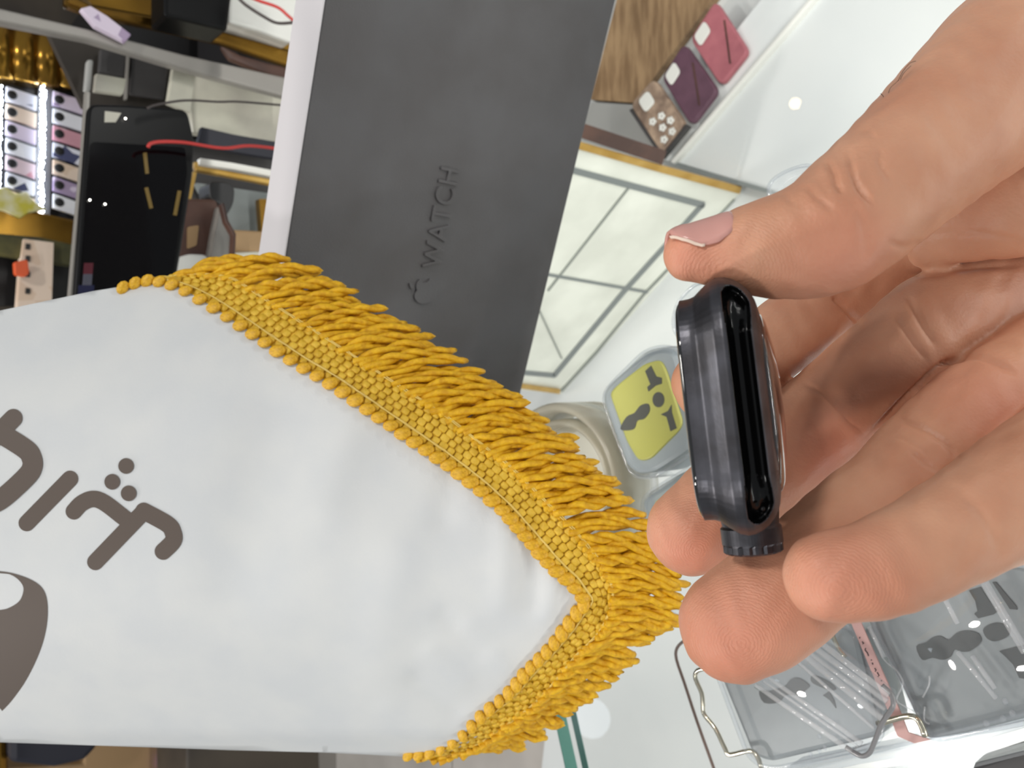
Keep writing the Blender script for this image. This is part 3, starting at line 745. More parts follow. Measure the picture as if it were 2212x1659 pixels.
# skin folds: pixel polyline, half width px, depth mm, depth window
FOLDS = [
 ([(1832, 322), (1840, 370), (1858, 410), (1884, 444)], 7, .55, (.10, .135)),
 ([(1783, 342), (1800, 375), (1806, 398), (1818, 416)], 7, .55, (.10, .135)),
 ([(1905, 318), (1900, 350), (1925, 395)], 9, .22, (.10, .135)), ([(1740, 400), (1765, 428), (1800, 455)], 8, .28, (.10, .135)),
 ([(1690, 415), (1715, 440)], 7, .2, (.10, .135)), ([(1870, 275), (1885, 300)], 8, .2, (.10, .135)), ([(1850, 455), (1870, 500), (1872, 560)], 14, .25, (.10, .135)),
 ([(1920, 520), (1955, 535), (1990, 520)], 9, .35, (.10, .14)),
 ([(1735, 828), (1775, 850), (1810, 885), (1835, 915), (1866, 935)], 6, .3, (.14, .157)),
 ([(1960, 635), (1990, 700), (2022, 745)], 9, .45, (.13, .18)), ([(1930, 680), (1965, 730), (2005, 780)], 7, .3, (.13, .18)),
 ([(1940, 905), (1990, 925), (2040, 955), (2075, 990)], 8, .5, (.11, .16)), ([(1965, 975), (2000, 1000), (2030, 1020)], 7, .35, (.11, .16)), ([(1925, 940), (1965, 955), (2010, 985)], 6, .25, (.11, .16)),
 ([(2050, 1045), (2100, 1085), (2140, 1140), (2162, 1210)], 16, .22, (.09, .14)),
 ([(1885, 930), (1960, 855), (2028, 790), (2080, 776)], 6, .9, (.12, .19)),
 ([(1960, 590), (2010, 594), (2080, 580), (2212, 572)], 8, .5, (.12, .19)), ([(2030, 790), (2075, 772), (2130, 775), (2200, 810)], 8, .6, (.12, .19)),
 ([(1995, 510), (2090, 500), (2212, 520)], 7, .2, (.12, .19)), ([(1799, 640), (1825, 662), (1853, 697)], 9, .8, (.13, .19)),
]
for pl, w, dep, (d0, d1) in FOLDS:
    P = np.array(smooth_path(pl, 5)); best = np.full(nv, 1e9); tb_ = np.zeros(nv)
    msk = (X > P[:, 0].min() - 40) & (X < P[:, 0].max() + 40) & (Y > P[:, 1].min() - 40) & (Y < P[:, 1].max() + 40) & (D > d0) & (D < d1) & (facing > 0)
    idx = np.where(msk)[0]
    if len(idx) == 0: continue
    q = np.stack([X[idx], Y[idx]], 1); bd = np.full(len(idx), 1e9); bt = np.zeros(len(idx))
    for i in range(len(P) - 1):
        a, b = P[i], P[i + 1]; ab = b - a; t = np.clip(((q - a) @ ab) / (ab @ ab), 0, 1); dd = np.linalg.norm(q - a - t[:, None] * ab, axis=1)
        u = dd < bd; bd[u] = dd[u]; bt[u] = (i + t[u]) / (len(P) - 1)
    taper = np.clip(np.minimum(bt, 1 - bt) * 5 + .15, 0, 1)
    disp[idx] -= taper * dep * .001 * (np.exp(-(bd / (w * .75)) ** 2) - .08 * np.exp(-((bd - 2.0 * w) / (w * .9)) ** 2))
# soft irregularity
disp += .00012 * (np.sin(co[:, 0] * 700 + 3 * np.sin(co[:, 1] * 500)) * np.sin(co[:, 2] * 620 + 2))
co += no * disp[:, None]
hm.vertices.foreach_set('co', co.ravel()); hm.update(); hm.materials.clear(); hm.materials.append(M['skin'])
hm.polygons.foreach_set('use_smooth', [True] * len(hm.polygons))
ho = bpy.data.objects.new('skin_body', hm); COL.objects.link(ho); attach(ho, hroot)

# thumb nail: a curved plate lying on the thumb's far upper side
S = np.array(smooth_path(CH_['thumb'][:5], 12))
def thumb_pt(x, ang, lift):
    i = int(np.argmin(abs(S[:, 0] - x))); j = min(i + 1, len(S) - 1); i0 = max(i - 1, 0)
    c = PD(x, np.interp(x, S[:, 0], S[:, 1]), np.interp(x, S[:, 0], S[:, 2])); r = np.interp(x, S[:, 0], S[:, 3]) * np.interp(x, S[:, 0], S[:, 2]) / F
    if x < 1490:
        c = PD(1490, 552, .1215) + (PD(x, 553, .1215) - PD(1490, 552, .1215)); r = r * math.sqrt(max(.02, 1 - ((1490 - x) / 64.) ** 2))
    t = unit(PD(*S[j][:3]) - PD(*S[i0][:3])); vd_ = unit(c - CAMP); n = unit(np.cross(t, vd_)); b = np.cross(n, t)
    if n[0] < 0: n = -n
    if np.dot(b, vd_) > 0: b = -b          # towards the lens
    return c + (n * math.cos(ang) + b * .92 * math.sin(ang)) * (r + lift)
def nail_patch(x0, x1, a0f, a1f, lift, name, m, n=18, parent=hroot):
    v = []; f = []; mA_ = 14
    for i in range(n + 1):
        x = x0 + (x1 - x0) * i / n; u = i / n
        for k in range(mA_ + 1):
            a = a0f(u) + (a1f(u) - a0f(u)) * k / mA_; v.append(thumb_pt(x, a, lift(u)))
    for i in range(n):
        for k in range(mA_): f.append((i * (mA_ + 1) + k, i * (mA_ + 1) + k + 1, (i + 1) * (mA_ + 1) + k + 1, (i + 1) * (mA_ + 1) + k))
    o = MB().add(v, f).build(name, m, parent, True)
    s_ = o.modifiers.new('t', 'SOLIDIFY'); s_.thickness = .0005; s_.offset = 0
    return o
a0 = lambda u: math.radians(-75)
def a1(u): return math.radians(np.interp(u, [0, .12, .38, .65, .9, 1], [38, 56, 74, 72, 62, 50]))
nl = nail_patch(1446, 1586, a0, a1, lambda u: .00055 - .0009 * u ** 4, 'thumb_nail', M['nail'])
nail_patch(1443, 1506, lambda u: a1(u * .43) - math.radians(4 - 2 * u), lambda u: a1(u * .43) + math.radians(2), lambda u: .00062, 'nail_tip', M['nailtip'], 10, nl)
# a few hairs at the thumb's back
mb = MB()
for pts_ in ([(1917, 214), (1922, 192), (1934, 180), (1942, 172)], [(1940, 175), (1950, 155), (1965, 137), (1978, 132)], [(1945, 172), (1952, 158), (1968, 142)], [(1912, 222), (1908, 208), (1902, 202)], [(1960, 170), (1962, 185), (1970, 205)]):
    mb.tube([PD(x, y, .124) for x, y in smooth_path(pts_, 5)], .00005, 4)
mb.build('hairs', M['hair'], hroot)['kind'] = 'stuff'

# ------------------------------------------------------------------ adapters and packaging on the glass
M['adgrey'] = mat('grey_adapter_plastic', srgb(184, 194, 198), .35, col2=srgb(176, 186, 190), scale=40)
M['adgrey2'] = mat('steel_grey_adapter_plastic', srgb(158, 164, 165), .35, col2=srgb(149, 155, 156), scale=40)
M['adyellow'] = mat('lime_yellow_plastic', srgb(222, 220, 104), .4, col2=srgb(214, 212, 96), scale=30)
M['hole'] = mat('socket_hole', srgb(84, 86, 76), .5)
M['hole2'] = mat('socket_hole_dark', srgb(72, 76, 76), .45)
M['pinkcard'] = mat('pink_card', srgb(222, 178, 172), .6)
M['steelwire'] = mat('steel_wire', srgb(214, 208, 188), .18, .95)
M['cream'] = clear('cream_translucent', (.93, .92, .86, 1), .2, 1.4, .62, srgb(212, 206, 188))
M['inkmark'] = mat('ink', srgb(60, 42, 46), .6)
M['rimgrey'] = mat('rim_grey', srgb(128, 128, 130), .2, spec=.6)
M['browncable'] = mat('brown_cable', srgb(104, 86, 78), .4)

def zoom4(p): return zp(p, 1100, 600, 2.37)
def adapter(label, body, face, holes, shell, bz, mb_, mf_, hm_, grp, rim=True):
    c = np.mean(np.array(body), 0); t = thing('travel_adapter', label, 'adapter', PZ(c[0], c[1], 0), grp)
    MB().px(rounded(body, 14, 3), HZ(bz), bz - .001).build('body', M[mb_], t, bevel=.002)
    if face: fp = MB().px(rounded(face, 12, 3), HZ(bz), .002, .0012).build('face_plate', M[mf_], t, bevel=.0008)
    for h in holes: MB().px(h, HZ(bz), .0006, .0015 if face else .0004).build('socket_hole', M[hm_], t)
    return t
def blister(label, shell, z, grp, flange=None):
    c = np.mean(np.array(shell), 0); t = thing('blister_pack', label, 'packaging', PZ(c[0], c[1], 0), grp)
    mb = MB(); q = np.array(rounded(shell, 34, 5)); cc = q.mean(0); n = len(q); v = []; f = []
    lv = [(1.10, .0004), (1.10, .0012), (1.02, .0016), (1.0, .004), (.99, z * .75), (.965, z * .95), (.93, z)]
    for s_, zz in lv:
        for p in q: w = cc + (p - cc) * s_; v.append(PZ(w[0], w[1], z) * np.array([1, 1, 0]) + np.array([0, 0, zz]))
    for j in range(len(lv) - 1):
        for k in range(n): f.append((j * n + k, j * n + (k + 1) % n, (j + 1) * n + (k + 1) % n, (j + 1) * n + k))
    f.append(tuple((len(lv) - 1) * n + k for k in range(n)))
    mb.add(v, f); mb.build('shell', M['clear'], t, True)
    mb = MB(); rim = [PZ(*(cc + (p - cc) * .975), z) * np.array([1, 1, 0]) + np.array([0, 0, z * .97]) for p in q]; mb.tube(rim, .0008, 8, closed=True)
    mb.build('rolled_edge', M['clear2'], t, True); return t
body = zoom4([(470, 610), (500, 545), (690, 385), (790, 355), (850, 380), (945, 720), (925, 880), (740, 1000), (645, 1005), (590, 950)])
face = zoom4([(510, 590), (560, 540), (690, 440), (770, 418), (800, 470), (885, 740), (868, 780), (720, 930), (660, 940), (600, 840)])
hol = [smooth_path(zoom4([(568, 772), (600, 712), (640, 692), (670, 655), (710, 645), (718, 682), (690, 722), (655, 732), (640, 772), (602, 782)]), 3, True),
       [(1100 + (763 + 30 * math.cos(a)) / 2.37, 600 + (624 + 39 * math.sin(a)) / 2.37) for a in np.linspace(0, 6.283, 20, endpoint=False)],
       zoom4([(695, 478), (725, 450), (752, 505), (780, 512), (780, 542), (748, 552), (712, 582), (706, 560), (722, 545)]),
       zoom4([(775, 700), (812, 682), (830, 650), (832, 690), (856, 770), (825, 786), (805, 712)])]
adapter('lime yellow faced travel adapter next to the watch, in a clear blister', body, face, hol, None, .026, 'adgrey', 'adyellow', 'hole', 'travel adapters on the glass')
cb = np.mean(np.array(body), 0)
blister('clear blister shell over the lime yellow adapter', [tuple(cb + (np.array(p) - cb) * 1.07) for p in zoom4([(470, 600), (700, 370), (850, 360), (950, 730), (925, 890), (720, 1015), (620, 1005)])], .031, 'clear blister shells')
body2 = [(1385, 1080), (1490, 1010), (1570, 1010), (1620, 1130), (1590, 1180), (1500, 1240), (1420, 1200)]
face2 = [(1410, 1085), (1490, 1035), (1555, 1035), (1590, 1130), (1500, 1205), (1440, 1180)]
adapter('lime adapter mostly hidden behind the middle fingertip', body2, face2, [], None, .024, 'adgrey', 'adyellow', 'hole', 'travel adapters on the glass')
blister('clear blister shell peeking out left of the middle fingertip', [(1375, 1075), (1490, 1005), (1580, 1010), (1630, 1140), (1500, 1255), (1410, 1205)], .029, 'clear blister shells')
body3 = [(1420, 1262), (1500, 1215), (1570, 1235), (1560, 1300), (1500, 1330), (1440, 1310)]
blister('small clear blister pack behind the fringe tips', [(1412, 1262), (1500, 1212), (1580, 1232), (1565, 1310), (1500, 1345), (1432, 1322)], .016, 'clear blister shells')
blister('empty clear blister cup left of the thumb tip', [(1455, 655), (1510, 600), (1600, 620), (1600, 740), (1500, 760), (1448, 720)], .022, 'clear blister shells')
blister('clear plastic lid behind the thumb knuckle', [(1655, 395), (1700, 365), (1760, 350), (1820, 430), (1720, 470), (1660, 440)], .012, 'clear blister shells')

def z5(p): return zp(p, 1800, 1180, 3.464)
body4 = [(1540, 1425), (1624, 1632), (1660, 1648), (1838, 1606), (1905, 1590), (1852, 1370), (1790, 1300), (1640, 1330)]
def z4b(p): return zp(p, 1480, 1350, 4.608)
hol4 = [smooth_path(z4b([(735, 660), (830, 660), (985, 610), (1050, 540), (1130, 530), (1225, 590), (1225, 630), (1120, 700), (1000, 700), (935, 770), (785, 775)]), 3, True),
        smooth_path(z4b([(1250, 520), (1290, 505), (1430, 570), (1500, 640), (1440, 650), (1330, 610), (1260, 570)]), 3, True),
        z4b([(1370, 700), (1430, 660), (1480, 750), (1500, 830), (1440, 750)])]
adapter('steel grey travel adapter under the clear plastic tongue', body4, None, hol4, None, .026, 'adgrey2', 'adyellow', 'hole2', 'travel adapters on the glass')
body5 = z5([(255, 560), (300, 620), (480, 980), (700, 1445), (1000, 1400), (1500, 1270), (1900, 1150), (1600, 200), (1000, 100), (500, 250)])
hol5 = [smooth_path(z5([(620, 750), (690, 722), (740, 685), (800, 672), (860, 700), (920, 650), (1000, 632), (1080, 650), (1108, 700), (1080, 745), (1020, 785), (960, 790), (905, 775), (875, 830), (815, 850), (740, 835), (665, 850)]), 3, True),
        smooth_path(z5([(1120, 630), (1150, 595), (1215, 575), (1290, 590), (1320, 640), (1290, 685), (1210, 712), (1150, 690)]), 3, True),
        z5([(1015, 332), (1100, 305), (1160, 400), (1228, 490), (1200, 510), (1085, 540), (1054, 505), (1078, 485), (1062, 410)]),
        z5([(1190, 270), (1215, 268), (1370, 450), (1375, 475), (1320, 470)]),
        z5([(1243, 787), (1440, 735), (1520, 1010), (1390, 985), (1345, 885), (1283, 822)])]
adapter('steel grey travel adapter below the little finger, at the right edge', body5, None, hol5, None, .028, 'adgrey2', 'adyellow', 'hole2', 'travel adapters on the glass')
bl = blister('large clear blister shell over the grey adapter at the right edge', z5([(240, 540), (480, 1000), (700, 1490), (1700, 1290), (1900, 200), (900, 60)]), .034, 'clear blister shells')
mb = MB()
for a, b in (((1110, 260), (1427, 800)), ((1135, 255), (1450, 780)), ((830, 385), (930, 580)), ((1040, 820), (1210, 1065)), ((930, 790), (1220, 1140)), ((270, 600), (380, 830))):
    pa, pb = z5([a, b]); mb.tube([PZ(*pa, .0345), PZ(*pb, .0345)], .0008, 8)
for pl in ([(270, 600), (330, 730), (380, 850), (460, 915), (510, 985), (520, 1040), (475, 1150), (560, 1210), (640, 1255)], [(720, 970), (715, 1040), (670, 1130)], [(685, 1200), (680, 1300), (720, 1330)]):
    mb.tube([PZ(x, y, .0345) for x, y in smooth_path(z5(pl), 4)], .0003, 6)
mb.build('moulded_rib', M['rib'], bl, True)
# small bright droplets (moulding dimples)
mb = MB()
for x, y in ((1285, 1160), (1340, 1250), (1270, 1290), (1145, 1325)):
    p = z5([(x, y)])[0]; mb.sphere(PZ(*p, .0345), (.0011, .0009, .0006), None, 10, 6)
mb.build('dimple', M['clear2'], bl, True)
bl4 = blister('clear blister shell over the grey adapter beside the steel wire', [(1520, 1400), (1612, 1645), (1660, 1668), (1850, 1625), (1915, 1600), (1860, 1360), (1640, 1310)], .032, 'clear blister shells')
mb = MB()
for x, y in ((1250, 1290), (1335, 1255), (1390, 1220), (1335, 1110)):
    p = z4b([(x, y)])[0]; mb.sphere(PZ(*p, .0325), (.0009, .0008, .0005), None, 10, 6)
mb.build('dimple', M['clear2'], bl4, True)
# clear tongue of thick plastic
tg = thing('plastic_tongue', 'thick clear ribbed plastic tongue with grey rim under the ring finger', 'packaging', PZ(1780, 1500, 0))
zt = .045
prof = z4b([(560, 480), (720, 590), (1200, 930), (1690, 1270), (1770, 1312), (1850, 1270), (1960, 985), (2075, 800), (2060, 680), (1700, 395), (1390, 150), (1150, -40)])
MB().px(prof, HZ(zt), .004).build('plate', M['clear'], tg, bevel=.001)
MB().tube([PZ(x, y, zt) for x, y in smooth_path(z4b([(1600, 1215), (1700, 1280), (1770, 1306), (1840, 1265), (1890, 1150), (1955, 985), (2040, 860), (2072, 790), (2050, 690), (1960, 600)]), 5)], .0008, 10).build('rim', M['rimgrey'], tg, True)
for a, b, r_ in (((840, 530), (1760, 1180), .0008), ((700, 600), (1660, 1260), .0009), ((1160, 280), (1960, 930), .0012), ((1270, 210), (2010, 760), .0010), ((1100, 350), (1880, 1030), .0006), ((1340, 170), (2030, 700), .0010), ((1200, 250), (1990, 840), .0007), ((780, 560), (1720, 1210), .0005)):
    pa, pb = z4b([a, b]); MB().tube([PZ(*pa, zt + .0006), PZ(*pb, zt + .0006)], r_, 8).build('rib', M['rib'], tg, True)
# steel wire bails
def wire(label, pl, z, r_, m='steelwire', name='wire_bail', cat='wire', grp=None, n=3):
    P = smooth_path(pl, n); zz = z if hasattr(z, '__len__') else [z] * len(P)
    o = MB().tube([PZ(x, y, zz[min(i, len(zz) - 1)]) for i, (x, y) in enumerate(P)], r_, 10).build(name, M[m], None, True)
    return tag(o, label, cat, grp)
wire('bent steel wire bail left of the grey adapter', z4b([(420, 380), (180, 435), (112, 468), (105, 540), (165, 680), (178, 800), (190, 890), (300, 1030), (400, 1235), (450, 1293), (640, 1252), (715, 1305), (760, 1424)]), .030, .0009, grp='steel wire bails')
wire('short steel wire hook beside the pink card strip', z5([(330, 1330), (435, 1300), (570, 1270), (640, 1305), (690, 1425)]), .036, .0010, grp='steel wire bails')
wire('thin steel wire crossing behind the ring finger', z4b([(1500, 10), (1460, 60), (1520, 220), (1600, 320)]), .036, .0007, grp='steel wire bails')
wire('thin brown cable bending down the glass at the bottom edge', [(1500, 1376), (1479, 1384), (1463, 1399), (1461, 1423), (1479, 1477), (1506, 1559), (1541, 1657), (1570, 1740)], .0007, .0007, 'browncable', 'cable', 'cable')
# pink card strip with ink marks
pc = thing('pink_card', 'narrow pink printed card strip between the two grey adapters', 'card', PZ(1880, 1450, .03))
MB().px([(1836, 1340), (1858, 1340), (1944, 1536), (1962, 1582), (2010, 1598), (1975, 1606), (1938, 1590), (1922, 1545)], HZ(.0335), .0005).build('card', M['pinkcard'], pc)
mb = MB()
for pl in ([(1740, 120), (1735, 135)], [(1760, 165), (1778, 185), (1765, 190)], [(1795, 230), (1790, 250), (1815, 280), (1825, 310)], [(1850, 345), (1855, 355)], [(1860, 375), (1870, 395)], [(1885, 430), (1900, 450), (1890, 465)], [(1910, 470), (1930, 505), (1915, 515)], [(1950, 550), (1955, 560)]):
    mb.px(strip(z4b(pl), 2.2), HZ(.0335), .0001, .00012)
mb.build('ink_marks', M['inkmark'], pc)
# clear tray wall along the lower right and dark thing beyond it
ct = thing('clear_tray', 'clear plastic tray wall running along the lower right corner', 'tray', PZ(2000, 1650, 0))
for pl, w, z in (([(1660, 1690), (1850, 1645), (2060, 1610), (2300, 1540)], 16, .030), ([(1700, 1660), (1900, 1622), (2300, 1520)], 8, .033), ([(1640, 1720), (2100, 1655), (2320, 1600)], 10, .020)):
    MB().px(strip(pl, w), HZ(z), .012).build('wall_strip', M['clear2'], ct, bevel=.002)
ob = MB().px([(2095, 1690), (2100, 1650), (2230, 1608), (2420, 1570), (2420, 1720)], HZ(.012), .0115).build('dark_box', M['darkgrey'], None, bevel=.002); tag(ob, 'dark grey box at the lower right corner', 'box')
# cream roll behind the fringe
rl = thing('plastic_roll', 'cream translucent plastic roll half hidden behind the fringe', 'roll', PZ(1190, 1040, 0))
cx = PZ(1196, 1050, .03); R_ = .0405
for nm, r0, z0, z1 in (('outer_wall', R_, .0005, .030), ('inner_wall', R_ * .80, .0005, .026)):
    v = []; f = []; n = 64
    lv = [(r0, z0), (r0, z1 - .004), (r0 * .975, z1 - .001), (r0 * .94, z1), (r0 * .90, z1 - .001), (r0 * .87, z1 - .005), (r0 * .865, z0)]
    for r_, z_ in lv:
        for k in range(n): v.append((cx[0] + r_ * math.cos(k * 2 * math.pi / n), cx[1] + r_ * math.sin(k * 2 * math.pi / n), z_))
    for j in range(len(lv)):
        for k in range(n): f.append((j * n + k, j * n + (k + 1) % n, ((j + 1) % len(lv)) * n + (k + 1) % n, ((j + 1) % len(lv)) * n + k))
    MB().add(v, f).build(nm, M['cream'], rl, True)
v = [(cx[0], cx[1], .02)] + [(cx[0] + R_ * .7 * math.cos(k * .19635), cx[1] + R_ * .7 * math.sin(k * .19635), .018) for k in range(32)]
MB().add(v, [(0, 1 + k, 1 + (k + 1) % 32) for k in range(32)]).build('core', M['cream'], rl, True)

# ------------------------------------------------------------------ shop displays behind
YA, YB, YC = .62, .78, 1.20
def pack_mat(i, cols, sc):
    m = mat('pack_%d' % i, srgb(*cols[0]), .4); nt = m.node_tree; b = nt.nodes['Principled BSDF']
    tc = nt.nodes.new('ShaderNodeTexCoord'); vo = nt.nodes.new('ShaderNodeTexVoronoi'); vo.inputs['Scale'].default_value = sc; vo.inputs['Randomness'].default_value = 1
    rp = nt.nodes.new('ShaderNodeValToRGB'); rp.color_ramp.interpolation = 'CONSTANT'; e = rp.color_ramp.elements
    sp = nt.nodes.new('ShaderNodeSeparateColor')
    for k, c in enumerate(cols):
        if k < 2: el = e[k]
        else: el = e.new(0)
        el.position = k / len(cols) * .9; el.color = srgb(*c)
    nt.links.new(tc.outputs['Object'], vo.inputs['Vector']); nt.links.new(vo.outputs['Color'], sp.inputs[0]); nt.links.new(sp.outputs[0], rp.inputs[0]); nt.links.new(rp.outputs[0], b.inputs['Base Color']); return m
M['pack'] = [pack_mat(0, [(232, 232, 242), (150, 160, 214), (70, 74, 110), (222, 222, 236)], 55), pack_mat(1, [(236, 214, 194), (246, 238, 230), (226, 200, 176), (240, 226, 214)], 40),
             pack_mat(2, [(222, 208, 226), (240, 240, 244), (170, 150, 180), (236, 230, 236)], 60), pack_mat(3, [(234, 234, 240), (206, 116, 90), (240, 240, 244), (90, 84, 96)], 60), pack_mat(4, [(206, 150, 162), (232, 226, 232), (222, 200, 206), (180, 110, 128)], 45)]
M['dimred'] = mat('dim_red', srgb(84, 18, 34), .4); M['dimgrey'] = mat('dim_grey', srgb(78, 78, 90), .4); M['dimnavy'] = mat('dim_navy', srgb(14, 18, 58), .4); M['dimgold'] = mat('dim_gold', srgb(120, 96, 34), .4)
dc = thing('lit_display', 'brass framed display of lit accessory packs, top left', 'display', (PD(80, 330, 1.2)[0], YC, FLOOR_Z))
for xx, rr_ in ((-8, .020), (48, .018), (98, .017), (146, .015), (184, .010)):
    MB().tube([PP(xx, 40 + .2 * xx, *VY(YC - .02)), PP(xx, 172 + .14 * xx, *VY(YC - .02))], rr_, 24).build('brass_roll', M['brass'], dc, True)
MB().px([(-60, 440), (60, 452), (178, 478), (172, 545), (60, 525), (-60, 515)], VY(YC - .03), .04).build('bottom_band', M['brass'], dc, bevel=.004)
MB().px([(-60, 100), (200, 100), (200, 660), (-60, 660)], VY(YC), .02).build('back_board', M['dark'], dc)
for x0, x1 in ((84, 114),):
    MB().px([(x0, 182), (x1, 186), (x1 - 6, 466), (x0 - 10, 462)], VY(YC - .012), .01).build('shelf', M['darkgrey'], dc)
MB().box((PD(80, 700, 1.2)[0] - .05, YC - .02, FLOOR_Z), (PD(80, 60, 1.2)[0], YC + .25, PP(205, 300, *VY(YC))[2])).build('cabinet_base', M['dark'], dc)
for x in (0, 94):
    mb = MB(); rs = random.Random(x)
    for q in range(150):
        y = 186 + q * 1.85; mb.sphere(PP(x + rs.uniform(-5, 5) - .02 * (y - 186), y, *VY(YC - .022)), .0012, None, 6, 4)
    mb.build('led_strip', M['led'], dc, True)
kk = 0
for xs, cnt, ys in (((14, 80), 7, 186), ((116, 182), 7, 196)):
    for q in range(cnt):
        y0 = ys + q * 37
        quad = [(xs[0], y0), (xs[1] - q * .8, y0 + 22), (xs[1] - 1 - q * .8, y0 + 52), (xs[0] - 1, y0 + 30)]
        pk = thing('accessory_pack', '%s accessory pack, %s from the top band in the %s lit row' % (['white and blue', 'tan', 'lilac', 'white and rust', 'rose'][kk % 5], ['first', 'second', 'third', 'fourth', 'fifth', 'sixth', 'seventh'][q], 'upper' if xs[0] < 50 else 'lower'), 'package', PP(xs[1], y0 + 40, *VY(YC - .02)), 'packs in the lit display')
        MB().px(quad, VY(YC - .020), .006).build('card', M['pack'][kk % 5], pk)
        a = np.array(quad[0]); b = np.array(quad[3])
        MB().sphere(PP(xs[0] + 12, y0 + 19, *VY(YC - .0205)), (.006, .002, .006), None, 10, 6).build('lens_hole', M['dark'], pk, True)
        kk += 1
def flat(name, label, cat, poly, plane, t, m, bevel=.001, grp=None, rnd=0):
    o = MB().px(rounded(poly, rnd) if rnd else poly, plane, t).build(name, M[m] if isinstance(m, str) else m, None, bevel=bevel); return tag(o, label, cat, grp)
flat('yellow_pouch', 'crumpled yellow pouch below the lit packs', 'pouch', [(-30, 412), (14, 404), (34, 418), (58, 414), (76, 436), (102, 452), (62, 460), (44, 472), (10, 456), (-30, 448)], VY(YC - .035), .01, 'yellowpack', .002)
flat('olive_cloth', 'olive cloth bundle beneath the brass band', 'cloth', [(-40, 500), (90, 512), (168, 530), (160, 575), (60, 560), (-40, 545)], VY(YC - .05), .02, 'olive', .004)
pk = thing('boxed_pack', 'tall pale boxed pack standing below the olive cloth', 'package', PP(100, 600, *VY(YC - .06)))
MB().px([(52, 516), (116, 524), (112, 650), (104, 690), (36, 690), (46, 560)], VY(YC - .06), .02).build('card', M['pack'][1], pk)
for y in (526, 552, 586, 622): MB().px([(56, y), (66, y + 1), (65, y + 13), (55, y + 12)], VY(YC - .062), .002).build('window', M['dark'], pk)
flat('orange_clip', 'orange plastic clip beside the pale boxed pack', 'clip', [(30, 566), (60, 560), (64, 590), (56, 598), (32, 594)], VY(YC - .08), .01, 'orange', .002, rnd=5)
flat('grey_rail', 'slim grey metal rail along the top of the black phone', 'rail', [(186, 196), (196, 198), (190, 320), (172, 520), (158, 680), (146, 680), (160, 520), (178, 320)], VY(YA + .06), .008, 'grey', .001)

# black phone on its long side
ph = thing('black_phone', 'large black phone propped on its long side among red wires', 'phone', PP(410, 420, *VY(YA)))
MB().px(rounded([(192, 224), (270, 226), (405, 236), (420, 300), (418, 372), (392, 540), (372, 660), (160, 660), (184, 330)], 18), VY(YA + .008), .009).build('body', M['black'], ph, bevel=.002)
MB().px(rounded([(196, 306), (400, 318), (404, 372), (378, 560), (360, 650), (172, 650), (188, 400)], 10), VY(YA + .008), .0008, .0008).build('screen', M['screen'], ph)
MB().px([(227, 240), (262, 244), (250, 264), (226, 264)], VY(YA + .008), .001, .001).build('camera_cutout', M['marble2'], ph)
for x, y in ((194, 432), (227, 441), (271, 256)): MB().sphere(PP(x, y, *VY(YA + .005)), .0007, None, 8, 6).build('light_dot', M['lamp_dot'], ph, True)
for pl in ([(313, 330), (318, 375)], [(316, 405), (327, 450)], [(388, 412), (378, 465)]):
    MB().px(strip(pl, 8), VY(YA + .008), .0005, .0016).build('gold_reflection', M['dimgold'], ph)  # dim gold reflections in the screen, laid on as coloured strips
for i, (pl, m) in enumerate((([(182, 568), (202, 568), (200, 592), (180, 592)], 'dimred'), ([(180, 592), (200, 592), (198, 616), (178, 616)], 'dimgrey'), ([(170, 616), (204, 616), (202, 640), (168, 640)], 'dimnavy'))):
    MB().px(pl, VY(YA + .008), .0005, .0016).build('screen_reflection', M[m], ph)  # dim reflections in the screen, put in as coloured patches

# back showcase: grey post, brass rails, cream stone front
sc_ = thing('back_showcase', 'glass showcase with brass rails and cream stone front behind the grey box', 'showcase', (.35, YB, FLOOR_Z))
MB().px([(420, 138), (640, 212), (640, 320), (418, 284), (412, 230)], VY(YB + .03), .015).build('stone_front', M['marble2'], sc_)
MB().px([(-30, 10), (190, 62), (400, 118), (640, 172), (640, 215), (400, 150), (190, 86), (-30, 42)], VY(YB - .03), .012).build('grey_post', M['grey'], sc_, bevel=.002)
MB().px([(140, -20), (200, 10), (330, 34), (480, 66), (640, 112), (640, 146), (480, 92), (330, 58), (200, 32), (140, 10)], VY(YB), .012).build('brass_rail', M['brass'], sc_, bevel=.003)
MB().px([(120, -60), (700, -60), (700, 130), (480, 66), (330, 34), (200, 10)], VY(YB + .12), .01).build('brass_backing', M['brass'], sc_)
MB().px(strip([(425, 362), (500, 376), (640, 402)], 12), VY(YB - .02), .01).build('brass_rail', M['gold'], sc_, bevel=.002)
MB().px(strip([(432, 348), (500, 358), (640, 384)], 13), VY(YB - .01), .008).build('pale_rail', M['casewhite'], sc_)
MB().px(strip([(432, 292), (500, 308), (640, 332)], 36), VY(YB), .008).build('dark_rail', M['navy'], sc_)
MB().px([(408, 300), (640, 320), (640, 640), (380, 660)], VY(YB + .08), .01).build('grey_back', M['darkgrey'], sc_)
MB().px([(425, 395), (600, 420), (590, 520), (480, 500)], VY(YB + .06), .01).build('mirror', M['inlay'], sc_)
MB().px([(100, 60), (420, 138), (412, 260), (180, 230)], VY(YB + .10), .01).build('dark_back', M['backwall'], sc_)
for pl in ([(216, 104), (276, 116), (270, 166), (212, 156)], [(284, 118), (364, 140), (356, 214), (280, 204)]):
    MB().px(pl, VY(YB + .085), .006).build('dark_panel', M['darkgrey'], sc_, bevel=.002)
MB().px(strip([(278, 108), (272, 214)], 5), VY(YB + .08), .005).build('panel_joint', M['grey'], sc_)
MB().px(strip([(196, 128), (190, 196)], 13), VY(YB + .06), .01).build('pale_clip', M['greypanel'], sc_, bevel=.002)
MB().px([(560, 430), (600, 430), (592, 530), (566, 510)], VY(YB + .03), .01).build('brass_post', M['brass'], sc_)
